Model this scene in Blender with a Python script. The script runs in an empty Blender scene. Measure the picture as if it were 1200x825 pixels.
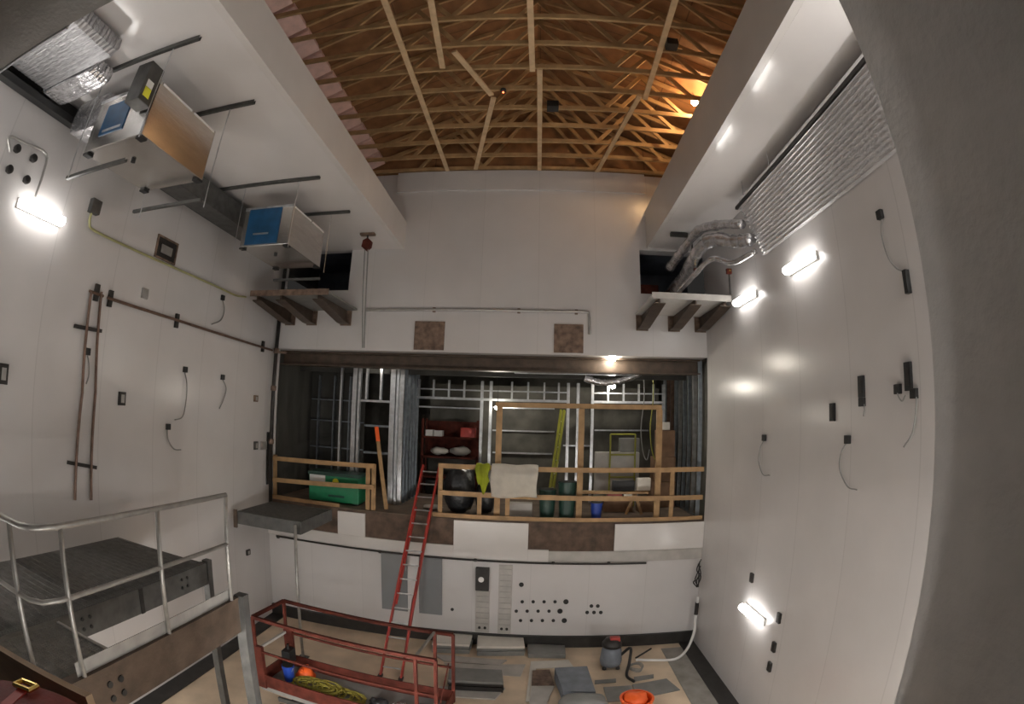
import bpy, bmesh, math, random
from mathutils import Vector, Matrix
random.seed(7)
C = bpy.context.scene.collection
PI = math.pi
Z0 = 5.0                       # camera height above the pit floor (all numbers below are relative to the camera)
FL = -5.0                      # pit floor
MZ = -2.15                     # mezzanine and walkway level
XL, XR, YF = -6.0, 3.65, 10.0  # left wall, right wall, far wall

# ---------------------------------------------------------------- camera model
F_PX = 573.94
def cam_axes():
    p, y, r = .1346, -.052, -.0282
    cy, sy, cp, sp, cr, sr = math.cos(y), math.sin(y), math.cos(p), math.sin(p), math.cos(r), math.sin(r)
    R0 = Matrix(((1,0,0),(0,0,1),(0,1,0)))
    Ry = Matrix(((cy,0,-sy),(0,1,0),(sy,0,cy)))
    Rp = Matrix(((1,0,0),(0,cp,-sp),(0,sp,cp)))
    Rr = Matrix(((cr,-sr,0),(sr,cr,0),(0,0,1)))
    return Rr @ Rp @ Ry @ R0
CAMR = cam_axes()
def at(px, py, ax, v):
    """point of the photographed surface x=v, y=v or z=v seen at a pixel"""
    dx, dy = px - 600, -(py - 412.5)
    r = math.hypot(dx, dy); th = r / F_PX
    d = CAMR.transposed() @ Vector((dx/r*math.sin(th), dy/r*math.sin(th), math.cos(th)))
    return d * (v / d['xyz'.index(ax)])
def L(px, py, off=.0): return at(px, py, 'x', XL + off)
def Rw(px, py, off=.0): return at(px, py, 'x', XR - off)
def Fw(px, py, off=.0): return at(px, py, 'y', YF - off)
def Fl(px, py, off=.0): return at(px, py, 'z', FL + off)

# ---------------------------------------------------------------- materials
def mat(name, col, rough=.5, metal=0., var=.12, scale=6., bump=0., bscale=40., emit=0., stretch=(1,1,1), seams=None, seam_dark=.75, trans=0., spec=.5, col2=None, aniso=0., thr=None):
    m = bpy.data.materials.new(name); m.use_nodes = True
    nt = m.node_tree; N = nt.nodes; K = nt.links
    b = N['Principled BSDF']
    b.inputs['Roughness'].default_value = rough; b.inputs['Metallic'].default_value = metal
    b.inputs['Specular IOR Level'].default_value = spec
    tc = N.new('ShaderNodeTexCoord'); mp = N.new('ShaderNodeMapping'); mp.inputs['Scale'].default_value = stretch
    K.new(tc.outputs['Object'], mp.inputs['Vector'])
    nz = N.new('ShaderNodeTexNoise'); nz.inputs['Scale'].default_value = scale; nz.inputs['Detail'].default_value = 5
    K.new(mp.outputs['Vector'], nz.inputs['Vector'])
    cr = N.new('ShaderNodeValToRGB'); K.new(nz.outputs['Fac'], cr.inputs['Fac'])
    lo = [c*(1-var) for c in col]; hi = [min(1, c*(1+var)) for c in col]
    if col2: hi = list(col2)
    p0, p1 = thr or (.3, .7)
    cr.color_ramp.elements[0].position = p0; cr.color_ramp.elements[1].position = p1
    cr.color_ramp.elements[0].color = (*lo, 1); cr.color_ramp.elements[1].color = (*hi, 1)
    out = cr.outputs['Color']
    if seams:
        plane, w, h, ms = seams
        sp = N.new('ShaderNodeSeparateXYZ'); K.new(tc.outputs['Object'], sp.inputs[0])
        cb = N.new('ShaderNodeCombineXYZ')
        K.new(sp.outputs['XYZ'.index(plane[0])], cb.inputs[0]); ad = N.new('ShaderNodeMath'); ad.operation = 'ADD'; ad.inputs[1].default_value = 50.6
        K.new(sp.outputs['XYZ'.index(plane[1])], ad.inputs[0]); K.new(ad.outputs[0], cb.inputs[1])
        bk = N.new('ShaderNodeTexBrick'); bk.offset = 0
        bk.inputs['Scale'].default_value = 1; bk.inputs['Brick Width'].default_value = w; bk.inputs['Row Height'].default_value = h
        bk.inputs['Mortar Size'].default_value = ms; bk.inputs['Color1'].default_value = (1,1,1,1); bk.inputs['Color2'].default_value = (.96,.96,.96,1)
        bk.inputs['Mortar'].default_value = (seam_dark,)*3 + (1,)
        K.new(cb.outputs[0], bk.inputs['Vector'])
        mx = N.new('ShaderNodeMix'); mx.data_type = 'RGBA'; mx.blend_type = 'MULTIPLY'; mx.inputs[0].default_value = 1
        K.new(out, mx.inputs[6]); K.new(bk.outputs['Color'], mx.inputs[7]); out = mx.outputs[2]
    K.new(out, b.inputs['Base Color'])
    if bump:
        n2 = N.new('ShaderNodeTexNoise'); n2.inputs['Scale'].default_value = bscale; n2.inputs['Detail'].default_value = 3
        K.new(mp.outputs['Vector'], n2.inputs['Vector'])
        bp = N.new('ShaderNodeBump'); bp.inputs['Strength'].default_value = bump; bp.inputs['Distance'].default_value = .02
        K.new(n2.outputs['Fac'], bp.inputs['Height']); K.new(bp.outputs['Normal'], b.inputs['Normal'])
    if emit:
        b.inputs['Emission Color'].default_value = (*col, 1); b.inputs['Emission Strength'].default_value = emit
    if trans: b.inputs['Transmission Weight'].default_value = trans
    return m
WC = (.595, .578, .57)
M = {}
M['wall_x'] = mat('glossy white wall panel side', WC, .25, var=.03, scale=1.5, bump=.06, bscale=9, seams=('YZ', 1.22, 43.0, .008), seam_dark=.86)
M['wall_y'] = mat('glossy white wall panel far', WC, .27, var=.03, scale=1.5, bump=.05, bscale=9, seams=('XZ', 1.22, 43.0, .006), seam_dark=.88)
M['panel'] = mat('white wall panel', (.66,.635,.61), .2, var=.03, scale=2, bump=.03, bscale=9)
M['soffit'] = mat('glossy white soffit', (.68,.655,.64), .13, var=.03, scale=1.2, bump=.05, bscale=5)
M['jamb'] = mat('lumpy grey paint', (.46,.45,.435), .22, var=.06, scale=9, bump=.22, bscale=34)
M['head'] = mat('darker copy of jamb paint', (.15,.14,.13), .35, var=.08, scale=9, bump=.2, bscale=34)  # same lumpy finish as the jamb, in a darker tone
M['concrete'] = mat('pit floor boards', (.60,.48,.35), .6, var=.22, scale=1.4, bump=.08, bscale=30)
M['screed'] = mat('grey screed', (.25,.235,.21), .7, var=.2, scale=4, bump=.1)
M['slab'] = mat('bare brown slab edge', (.10,.065,.045), .8, var=.5, scale=5, bump=.3, bscale=14)
M['tar'] = mat('black sealant', (.022,.02,.018), .5, var=.4, scale=5)
M['mezz'] = mat('dusty mezzanine floor', (.16,.12,.09), .8, var=.3, scale=3)
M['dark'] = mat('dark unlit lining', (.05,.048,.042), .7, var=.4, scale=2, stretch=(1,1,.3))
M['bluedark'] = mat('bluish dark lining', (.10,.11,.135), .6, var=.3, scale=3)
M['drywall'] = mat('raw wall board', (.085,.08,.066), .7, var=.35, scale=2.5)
M['steel'] = mat('galvanised steel', (.55,.56,.57), .32, 1, var=.2, scale=9)
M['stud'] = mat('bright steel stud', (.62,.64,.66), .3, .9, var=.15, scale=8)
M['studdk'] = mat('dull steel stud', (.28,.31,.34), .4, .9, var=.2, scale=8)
M['brownsteel'] = mat('primed brown steel', (.085,.06,.043), .5, .3, var=.3, scale=6, bump=.1)
M['rust'] = mat('rusty embed plate', (.17,.115,.085), .75, .1, var=.5, scale=9, bump=.2)
M['darksteel'] = mat('dark galvanised steel', (.10,.10,.096), .45, .5, var=.25, scale=7)
M['grate'] = mat('steel bar grating', (.17,.168,.163), .5, .4, var=.2, scale=10)
M['rail'] = mat('grey galvanised tube', (.34,.33,.31), .42, .6, var=.2, scale=9)
M['black'] = mat('black plastic', (.012,.012,.012), .5, var=.3)
M['blackiron'] = mat('black iron pipe', (.035,.032,.03), .45, .4, var=.3, scale=7)
M['copper'] = mat('brown conduit', (.16,.10,.075), .45, .5, var=.3, scale=8)
M['conduit'] = mat('yellowish conduit', (.36,.35,.17), .4, .2, var=.15)
M['greypipe'] = mat('grey conduit', (.36,.35,.33), .4, .4, var=.15)
M['cable'] = mat('grey cable', (.22,.22,.21), .5, var=.1)
M['foil'] = mat('silver duct foil', (.42,.42,.43), .45, 1, var=.25, scale=5, bump=.5, bscale=5, stretch=(2,9,2))
M['foil3'] = mat('glinting ribbed foil', (.86,.86,.87), .25, .78, var=.08, scale=4, bump=.16, bscale=3, stretch=(1,9,1))
M['foil2'] = mat('crumpled silver foil', (.62,.62,.64), .24, .85, var=.3, scale=9, bump=1., bscale=14)
M['stainless'] = mat('brushed stainless steel', (.62,.60,.575), .24, 1, var=.07, scale=4, bump=.04, bscale=5, stretch=(1,1,6))
M['blue'] = mat('blue protective film', (.012,.07,.16), .3, var=.25, scale=5)
M['yellow'] = mat('yellow sticker', (.75,.72,.05), .5, var=.05)
M['white'] = mat('white paint', (.75,.74,.72), .5, var=.05)
M['wood'] = mat('rough sawn pine', (.38,.235,.11), .65, var=.22, scale=5, stretch=(1,1,1), bump=.06)
M['truss'] = mat('truss pine', (.40,.255,.12), .65, var=.2, scale=5)
M['brace'] = mat('pale brace pine', (.58,.42,.25), .6, var=.15, scale=6)
M['ply'] = mat('orange plywood roof deck', (.25,.122,.05), .7, var=.25, scale=4, seams=('XY', 2.44, 1.22, .01), seam_dark=.5)
M['pink'] = mat('pink insulation', (.80,.56,.50), .8, var=.12, scale=6, bump=.3, bscale=12)
M['red'] = mat('red painted steel', (.085,.02,.013), .65, var=.4, scale=7, bump=.04, spec=.15)
M['redrail'] = mat('red fibreglass', (.36,.035,.025), .4, var=.15)
M['redfab'] = mat('dark red canvas', (.16,.018,.014), .55, var=.2, scale=12, bump=.15, bscale=60)
M['orange'] = mat('orange plastic', (.9,.13,.02), .4, var=.08)
M['bluep'] = mat('blue plastic', (.02,.06,.35), .4, var=.1)
M['green'] = mat('green painted steel', (.012,.20,.085), .4, var=.12)
M['dkgreen'] = mat('dark green plastic', (.02,.06,.045), .4, var=.15)
M['lime'] = mat('lime fabric', (.45,.5,.03), .7, var=.2)
M['limefg'] = mat('lime fibreglass', (.30,.30,.04), .45, var=.12)
M['olive'] = mat('yellow rope', (.26,.22,.03), .8, var=.35, scale=25)
M['card'] = mat('brown cardboard', (.22,.13,.075), .8, var=.15)
M['cloth'] = mat('white cloth', (.82,.78,.70), .8, var=.06, scale=7, bump=.2, bscale=9)
M['bagblk'] = mat('black bin bag', (.02,.021,.023), .3, var=.3, bump=.5, bscale=20)
M['greymat'] = mat('grey sheet', (.20,.20,.19), .5, var=.15, scale=4)
M['greyboard'] = mat('light grey board', (.42,.40,.37), .55, var=.12, scale=4)
M['bluegrey'] = mat('blue grey tarpaulin', (.17,.19,.22), .55, var=.2, scale=5, bump=.3, bscale=9)
M['greyfrp'] = mat('glossy grey panel', (.20,.21,.22), .2, var=.05, scale=2, bump=.03, bscale=8)
M['tile'] = mat('off white tile', (.62,.59,.53), .45, var=.05)
M['brass'] = mat('polished brass', (.85,.6,.2), .2, 1, var=.1)
M['lamp'] = mat('lit lamp diffuser', (1,.965,.925), .5, var=0, emit=14)
M['fill_lamp'] = mat('lit fill lamp diffuser', (1,.965,.925), .5, var=0, emit=125)  # only on out-of-view strip lights added to brighten the room
M['bulb'] = mat('lit work bulb', (1,.93,.8), .5, var=0, emit=260)
M['hotbulb'] = mat('lit warm bulb', (1,.62,.30), .5, var=0, emit=330)
M['flood'] = mat('lit flood lens', (1,.97,.93), .5, var=0, emit=120)
M['fill_lamp_mid'] = mat('lit medium fill lamp diffuser', (1,.965,.925), .5, var=0, emit=45)  # only on the added strip light left of the opening
M['led'] = mat('red pilot light', (1,.15,.05), .5, var=0, emit=6)
M['tan'] = mat('tan plank', (.30,.2,.11), .6, var=.2, scale=4, stretch=(1,6,6))

# ---------------------------------------------------------------- mesh helpers
class MB:
    def __init__(s): s.bm = bmesh.new()
    def box(s, x0, x1, y0, y1, z0, z1, bev=0.):
        v = [s.bm.verts.new(p) for p in ((x0,y0,z0),(x1,y0,z0),(x1,y1,z0),(x0,y1,z0),(x0,y0,z1),(x1,y0,z1),(x1,y1,z1),(x0,y1,z1))]
        f = [s.bm.faces.new([v[i] for i in q]) for q in ((0,3,2,1),(4,5,6,7),(0,1,5,4),(1,2,6,5),(2,3,7,6),(3,0,4,7))]
        if bev: bmesh.ops.bevel(s.bm, geom=list({e for q in f for e in q.edges}), offset=bev, segments=2, affect='EDGES', profile=.7)
        return s
    def prism(s, pts, axis, a, b):
        """polygon in the two other axes, extruded along axis from a to b"""
        def P(u, w, t): return {'x':(t,u,w), 'y':(u,t,w), 'z':(u,w,t)}[axis]
        A = [s.bm.verts.new(P(u, w, a)) for u, w in pts]; B = [s.bm.verts.new(P(u, w, b)) for u, w in pts]
        n = len(pts)
        s.bm.faces.new(A); s.bm.faces.new(B[::-1])
        for i in range(n): s.bm.faces.new((A[i], B[i], B[(i+1) % n], A[(i+1) % n]))
        return s
    def bar(s, p, q, w, h, up=(0,0,1)):
        p, q = Vector(p), Vector(q); d = (q-p).normalized(); u = Vector(up)
        if abs(d.dot(u)) > .98: u = Vector((0,1,0))
        a = d.cross(u).normalized() * (w/2); b = a.cross(d).normalized() * (h/2)
        v = [s.bm.verts.new(c + i*a + j*b) for c in (p, q) for i, j in ((-1,-1),(1,-1),(1,1),(-1,1))]
        for f in ((3,2,1,0),(4,5,6,7),(0,1,5,4),(1,2,6,5),(2,3,7,6),(3,0,4,7)): s.bm.faces.new([v[i] for i in f])
        return s
    def tube(s, pts, r, n=8, closed=False, wob=0.):
        pts = [Vector(p) for p in pts]; rings = []; k = len(pts); up = None
        for i, p in enumerate(pts):
            d = ((pts[(i+1) % k] if (closed or i < k-1) else p) - (pts[i-1] if (closed or i > 0) else p)).normalized()
            if up is None:
                up = Vector((0,0,1)) if abs(d.z) < .9 else Vector((0,1,0))
            a = d.cross(up); 
            if a.length < 1e-4: a = d.orthogonal()
            a.normalize(); b = a.cross(d).normalized(); up = b
            rr = r * (1 + wob * random.uniform(-1, 1))
            rings.append([s.bm.verts.new(p + rr*(math.cos(2*PI*j/n)*a + math.sin(2*PI*j/n)*b)) for j in range(n)])
        for i in range(k if closed else k-1):
            A, B = rings[i], rings[(i+1) % k]
            for j in range(n): s.bm.faces.new((A[j], A[(j+1) % n], B[(j+1) % n], B[j]))
        if not closed: s.bm.faces.new(rings[0][::-1]); s.bm.faces.new(rings[-1])
        return s
    def lathe(s, c, prof, axis='z', n=20):
        """profile of (radius, height) turned about an axis through c"""
        c = Vector(c); rings = []
        for r, h in prof:
            ring = []
            for j in range(n):
                u, w = r*math.cos(2*PI*j/n), r*math.sin(2*PI*j/n)
                ring.append(s.bm.verts.new(c + Vector({'x':(h,u,w), 'y':(w,h,u), 'z':(u,w,h)}[axis])))
            rings.append(ring)
        for A, B in zip(rings, rings[1:]):
            for j in range(n): s.bm.faces.new((A[j], A[(j+1) % n], B[(j+1) % n], B[j]))
        s.bm.faces.new(rings[0][::-1]); s.bm.faces.new(rings[-1])
        return s
    def blob(s, c, rx, ry, rz, p=2.4, n=24, rough=.0, seed=0, flat=True):
        """lumpy super-ellipsoid"""
        rnd = random.Random(seed); ph = [rnd.uniform(0, 6) for _ in range(6)]
        m = bmesh.ops.create_uvsphere(s.bm, u_segments=n, v_segments=n//2+2, radius=1)['verts']
        for v in m:
            x, y, z = v.co
            k = (abs(x)**p + abs(y)**p + abs(z)**p) ** (-1/p)
            k *= 1 + rough*(math.sin(5*x+ph[0])*math.sin(4*y+ph[1]) + .7*math.sin(9*z+ph[2]+4*x)*math.sin(7*y+ph[3]))
            v.co = Vector(c) + Vector((x*k*rx, y*k*ry, z*k*rz))
        return s
    def build(s, name, material, parent=None, local=False, smooth=False):
        if parent is not None and not local:
            q = parent; off = Vector()
            while q is not None: off += q.location; q = q.parent
            for v in s.bm.verts: v.co -= off
        bmesh.ops.recalc_face_normals(s.bm, faces=s.bm.faces)
        me = bpy.data.meshes.new(name); s.bm.to_mesh(me); s.bm.free()
        if smooth:
            for f in me.polygons: f.use_smooth = True
        me.materials.append(material)
        o = bpy.data.objects.new(name, me); C.objects.link(o)
        if parent is not None: o.parent = parent
        return o
def tag(o, label, cat, group=None, kind=None):
    o['label'] = label; o['category'] = cat
    if group: o['group'] = group
    if kind: o['kind'] = kind
    return o
def thing(name, label, cat, loc=(0,0,0), group=None, rz=0):
    o = bpy.data.objects.new(name, None); C.objects.link(o); o.location = loc; o.rotation_euler.z = rz
    o.empty_display_size = .1
    return tag(o, label, cat, group)
def struct(name, mb, m, smooth=False):
    o = mb.build(name, m, smooth=smooth); o['kind'] = 'structure'; return o
def copy_tree(o, parent=None):
    c = o.copy(); C.objects.link(c)
    if parent is not None: c.parent = parent
    for ch in list(o.children): copy_tree(ch, c)
    return c
def arc(p, q, sag, n=10, side=Vector((0,0,0))):
    p, q = Vector(p), Vector(q)
    return [p.lerp(q, t/n) + Vector((0,0,-sag*4*(t/n)*(1-t/n))) + side*(4*(t/n)*(1-t/n)) for t in range(n+1)]
def smooth_path(pts, n=5):
    P = [Vector(p) for p in pts]; P = [2*P[0]-P[1]] + P + [2*P[-1]-P[-2]]; out = []
    for i in range(1, len(P)-2):
        for t in range(n):
            t /= n; a, b, c, d = P[i-1], P[i], P[i+1], P[i+2]
            out.append(.5*((2*b) + (c-a)*t + (2*a-5*b+4*c-d)*t*t + (3*b-a-3*c+d)*t**3))
    return out + [P[-2]]

# ================================================================ THE SETTING
struct('floor', MB().box(-6.4, 4.0, .9, 10.4, FL-.2, FL), M['concrete'])
struct('wall_left', MB().box(-6.3, XL, .2, 10.3, FL, 3.31), M['wall_x'])
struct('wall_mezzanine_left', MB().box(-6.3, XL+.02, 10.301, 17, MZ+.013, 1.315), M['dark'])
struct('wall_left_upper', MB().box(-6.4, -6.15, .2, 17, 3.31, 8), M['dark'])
struct('wall_right', MB().box(XR, 4.0, .2, 10.0, FL, 8), M['wall_x'])
struct('trim_1', MB().box(XL, XL+.34, 1.2, 10, FL, FL+.03), M['tar'])
struct('trim_2', MB().box(XR-.34, XR, 1.2, 10, FL, FL+.03), M['tar'])
struct('trim_3', MB().box(XR-.8, XR-.34, 1.2, 9.7, FL, FL+.012), M['screed'])
struct('baseboard_far', MB().box(XL, XR, 9.93, 10, FL, -4.73), M['tar'])
w = MB()
w.box(XL, XR, YF, YF+.3, FL, -2.98)
struct('wall_far_lower', w, M['wall_y'])
w = MB()
w.box(-6.0, XR, YF, YF+.3, 1.32, 2.67); w.box(-4.22, 2.19, YF, YF+.3, 2.67, 3.66); w.box(-6.0, XR, YF, YF+.3, 3.66, 5.5)
struct('wall_far_upper', w, M['wall_y'])
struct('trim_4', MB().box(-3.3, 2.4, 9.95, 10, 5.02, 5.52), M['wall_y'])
struct('floor_mezzanine', MB().box(-6.3, 4.0, YF, 17, -2.96, MZ), M['slab'])
struct('floor_mezzanine_top', MB().box(-6.3, 4.0, YF+.02, 17, MZ, MZ+.012), M['mezz'])
for i, (a, b, z0, z1) in enumerate(((-6.0,-5.2,-2.96,-2.62),(-4.2,-3.56,-2.72,-2.2),(-5.2,-1.62,-3.0,-2.72),(-1.62,-.08,-3.0,-2.17),(-.08,.35,-3.0,-2.73),(1.7,XR,-2.75,-2.17))):
    struct('trim_%d' % (5+i), MB().box(a, b, YF-.05, YF, z0, z1, .006), M['panel'])
struct('trim_12', MB().box(.35, XR, YF-.03, YF, -3.0, -2.76, .006), M['greyboard'])
# room beyond the mezzanine opening
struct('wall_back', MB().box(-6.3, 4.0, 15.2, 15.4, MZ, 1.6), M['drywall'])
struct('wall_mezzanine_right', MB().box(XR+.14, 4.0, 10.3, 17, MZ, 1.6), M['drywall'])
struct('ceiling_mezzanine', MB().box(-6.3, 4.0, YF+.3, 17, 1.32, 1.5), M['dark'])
# corridors behind the two upper openings
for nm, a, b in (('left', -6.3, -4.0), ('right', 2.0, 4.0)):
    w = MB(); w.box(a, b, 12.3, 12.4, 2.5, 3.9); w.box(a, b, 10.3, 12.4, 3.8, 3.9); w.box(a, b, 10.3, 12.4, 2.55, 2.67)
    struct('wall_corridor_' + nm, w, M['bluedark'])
# low ceilings along both sides, with their deep edges
struct('ceiling_left', MB().box(-6.12, -3.081, .901, YF-.001, 3.62, 3.8), M['soffit'])
struct('wall_edge_left', MB().box(-3.08, -2.98, .9, YF, 3.62, 4.25), M['panel'])
struct('ceiling_right', MB().box(2.461, XR-.001, .901, YF-.001, 3.70, 3.86), M['soffit'])
struct('wall_edge_right', MB().box(2.36, 2.46, .9, YF, 3.70, 4.58), M['panel'])
struct('trim_13', MB().box(-6.2, -6.1, 1, YF, 3.31, 3.66), M['tar'])  # shade of the ceiling gap put into a black recessed strip
# wall the camera looks through: thick jamb and head
struct('wall_near', MB().box(.95, 4.0, .15, .9, FL, 8), M['jamb'])
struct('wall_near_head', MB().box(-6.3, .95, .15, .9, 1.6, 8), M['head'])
struct('wall_near_left', MB().box(-6.3, -3.6, .15, .9, FL, 1.6), M['jamb'])
struct('wall_near_sill', MB().box(-3.6, .95, .15, .9, FL, -1.32), M['jamb'])
struct('trim_14', MB().box(-3.6, -2.15, .9, .912, 1.585, 1.635), M['steel'])

# ================================================================ ROOF
PK, EV = 7.35, 5.68       # peak and eave height of the top chords
def deck_side(x0, x1, za, zb):
    return MB().prism([(x0, za), (x1, zb), (x1, zb+.03), (x0, za+.03)], 'y', .3, 10.6)
CX0, XE0, XE1 = -.05, -4.35, 3.95
struct('ceiling_roof_left', deck_side(XE0-1.9, CX0, EV+.10-.72, PK+.06), M['ply'])
struct('ceiling_roof_right', deck_side(CX0, XE1+.1, PK+.06, EV+.08), M['ply'])
struct('wall_gable', MB().prism([(-6.2,5.5),(4.0,5.5),(XE1,EV),(CX0,PK),(XE0,EV)], 'y', 10.06, 10.12), M['ply'])
def make_truss():
    t = thing('roof_truss', '', 'roof truss', (0,0,5.55), 'roof trusses')
    def B(nm, p, q, h=.09, w=.04): MB().bar(p, q, w, h, up=(0,0,1)).build(nm, M['truss'], t)
    B('bottom_chord', (XE0,0,5.595), (XE1,0,5.595))
    B('top_chord', (XE0,0,EV-.03), (CX0,0,PK)); B('top_chord', (CX0,0,PK), (XE1,0,EV-.03))
    def top(x): return EV-.03 + (PK-EV+.03)*(1-abs(x-CX0)/(XE1-CX0 if x > CX0 else CX0-XE0))
    for sg in (-1, 1):
        for a, b in ((1.25, .0), (1.25, 2.0), (2.75, 2.0)):
            B('web', (CX0+sg*a, 0, 5.62), (CX0+sg*b, 0, top(CX0+sg*b)-.03), .075)
    return t
proto = make_truss()
ordw = ['first','second','third','fourth','fifth','sixth','seventh','eighth','ninth','tenth','eleventh','twelfth']
for k in range(12):
    o = proto if k == 0 else copy_tree(proto)
    o.location = (0, 9.97 - .595*k, 5.55)
    o['label'] = 'pine roof truss, %s counting from the far wall towards the viewer' % ordw[k]
# flat braces nailed along the bottom chords
def brace(pts, label):
    tag(MB().bar(pts[0], pts[1], .09, .035).build('brace_board', M['brace']), label, 'brace', 'braces along the trusses')
zb = 5.535
brace(((-2.17,3.2,zb),(-2.12,9.98,zb)), 'long pale brace board across the trusses near the left roof edge')
brace(((-.15,3.2,zb),(-.13,6.45,zb)), 'pale centre brace board across the nearer roof trusses')
brace(((-.01,6.4,zb),(-.01,9.98,zb)), 'pale centre brace board across the farther roof trusses')
brace(((1.85,3.2,zb),(1.86,7.1,zb)), 'brace board across the nearer trusses right of the roof centre')
brace(((1.75,7.0,zb),(1.30,9.98,zb)), 'slanting brace board across the farther trusses right of the roof centre')
brace(((-1.42,3.2,zb),(-1.60,6.3,zb)), 'short pale brace board between the left and centre braces')
brace(((-1.35,5.9,zb),(-.86,7.12,zb)), 'slanting brace board descending towards the centre brace')
brace(((-.83,7.2,zb),(-1.46,9.9,zb)), 'leaning brace board from roof middle towards the far wall, left of centre')
tag(MB().box(.12,.33,7.3,7.5,5.42,5.55,.01).build('junction_box', M['black']), 'black junction box under the trusses beside the centre brace', 'junction box')
tag(MB().box(1.9,2.08,5.45,5.62,5.42,5.55,.01).build('junction_box', M['black']), 'black junction box under the trusses nearest the right roof edge', 'junction box')
sd = thing('smoke_detector', 'small detector with glowing red pilot light hung among the trusses', 'detector', (-.64,6.95,5.5))
MB().lathe((-.64,6.95,5.47), ((.02,.08),(.05,.06),(.055,.02),(.04,0)), n=14).build('body', M['black'], sd)
MB().lathe((-.64,6.95,5.445), ((.012,.03),(.018,.01),(.008,0)), n=10).build('pilot_light', M['led'], sd)
# pale insulation stuffed between truss ends on the left
for k in range(11):
    y = 9.97 - .595*k
    b = MB().prism([(-4.3,5.5),(-3.66,5.80),(-3.72,5.95),(-4.34,5.66)], 'y', y-.56, y-.04).build('insulation_batt', M['pink'])
    tag(b, 'pale pink insulation batt at left roof edge, %s from the far wall' % ordw[k], 'insulation', 'insulation batts at the eave')
# warm lamp up in the trusses on the right
wl = thing('work_lamp', 'glaring warm work lamp up among the trusses near right roof edge', 'lamp', (2.92,7.4,5.77))
MB().lathe((2.92,7.4,5.75), ((.03,.0),(.07,.06),(.05,.13),(.025,.16)), n=14).build('bulb', M['hotbulb'], wl, smooth=True)
MB().lathe((2.92,7.4,5.91), ((.025,0),(.03,.06),(.012,.08)), n=12).build('socket', M['black'], wl)
MB().tube([(2.92,7.4,5.98),(2.91,7.41,6.06)], .006).build('cord', M['black'], wl)

# ================================================================ LAMPS ON THE WALLS
def strip_lamp(x, y0, y1, z, label, sgn, lm='lamp'):
    t = thing('wall_light', label, 'wall light', (x,(y0+y1)/2,z), 'strip lights on the side walls')
    a, b = sorted((x, x+sgn*.037))
    MB().box(a, b, y0-.03, y1+.03, z-.06, z+.06, .01).build('housing', M['white'], t)
    xc = x+sgn*.10
    MB().tube([(xc, y0, z), (xc, y0+.02, z), (xc, y1-.02, z), (xc, y1, z)], .062, 12).build('diffuser', M[lm], t, smooth=True)
strip_lamp(XL, 2.9, 3.64, 2.03, 'lit strip light high on the left wall', 1)
strip_lamp(XR, 5.40, 6.13, 2.08, 'lit strip light high on right wall, the nearer of two', -1)
strip_lamp(XR, 7.38, 8.1, 2.06, 'lit strip light high on right wall, nearest the far corner', -1)
strip_lamp(XR, 6.72, 7.45, -3.18, 'lit strip light low on the right wall near the floor', -1)
strip_lamp(XL, 1.1, 1.84, 2.03, 'added unseen strip light on the left wall beside the near opening', 1, 'fill_lamp_mid')  # out of view, added to brighten the upper room
for y0_, z_, lab in ((1.15,2.06,'added unseen strip light high on right wall beside the near opening'),(1.5,-3.18,'added unseen strip light low on right wall below the near opening')):
    strip_lamp(XR, y0_, y0_+.73, z_, lab, -1, 'fill_lamp')  # both unseen, added to raise the light on the walls
strip_lamp(XL, 1.05, 1.79, -3.2, 'added unseen strip light low on left wall under the upper walkway', 1, 'fill_lamp')  # unseen lamp added to brighten the lower room
for xc, lab in ((-4.9,'leftmost'),(-1.3,'middle'),(2.2,'rightmost')):  # three unseen lamps added to light floor and lower walls
    t = thing('wall_light', 'added unseen strip light low on the near wall, %s of three' % lab, 'wall light', (xc,.9,-3.0), 'added unseen strip lights on the near wall')
    MB().box(xc-.4, xc+.4, .901, .95, -3.06, -2.94, .01).build('housing', M['white'], t)
    MB().tube([(xc-.37,.955,-3),(xc-.35,.955,-3),(xc+.35,.955,-3),(xc+.37,.955,-3)], .062, 12).build('diffuser', M['fill_lamp'], t, smooth=True)
# unseen flood light in front of the lift, added to brighten the pit
fx, fy, fz = -1.9, 3.4, 1.0
fl = thing('flood_light', 'added unseen flood light on a tall tripod on the pit floor', 'flood light', (fx,fy,FL))
for k in range(3):
    a = 2*PI*k/3+.5
    MB().bar((fx,fy,FL+1.1), (fx+.5*math.cos(a),fy+.5*math.sin(a),FL+.012), .025, .025).build('leg', M['yellow'], fl)
MB().tube([(fx,fy,FL+1.0),(fx,fy,FL+fz+.9)], .016).build('pole', M['black'], fl)
MB().box(fx-.21,fx+.21,fy-.04,fy+.04,FL+fz+.86,FL+fz+1.2,.015).build('housing', M['black'], fl)
MB().box(fx-.18,fx+.18,fy+.042,fy+.052,FL+fz+.88,FL+fz+1.18).build('lens', M['flood'], fl)

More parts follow.
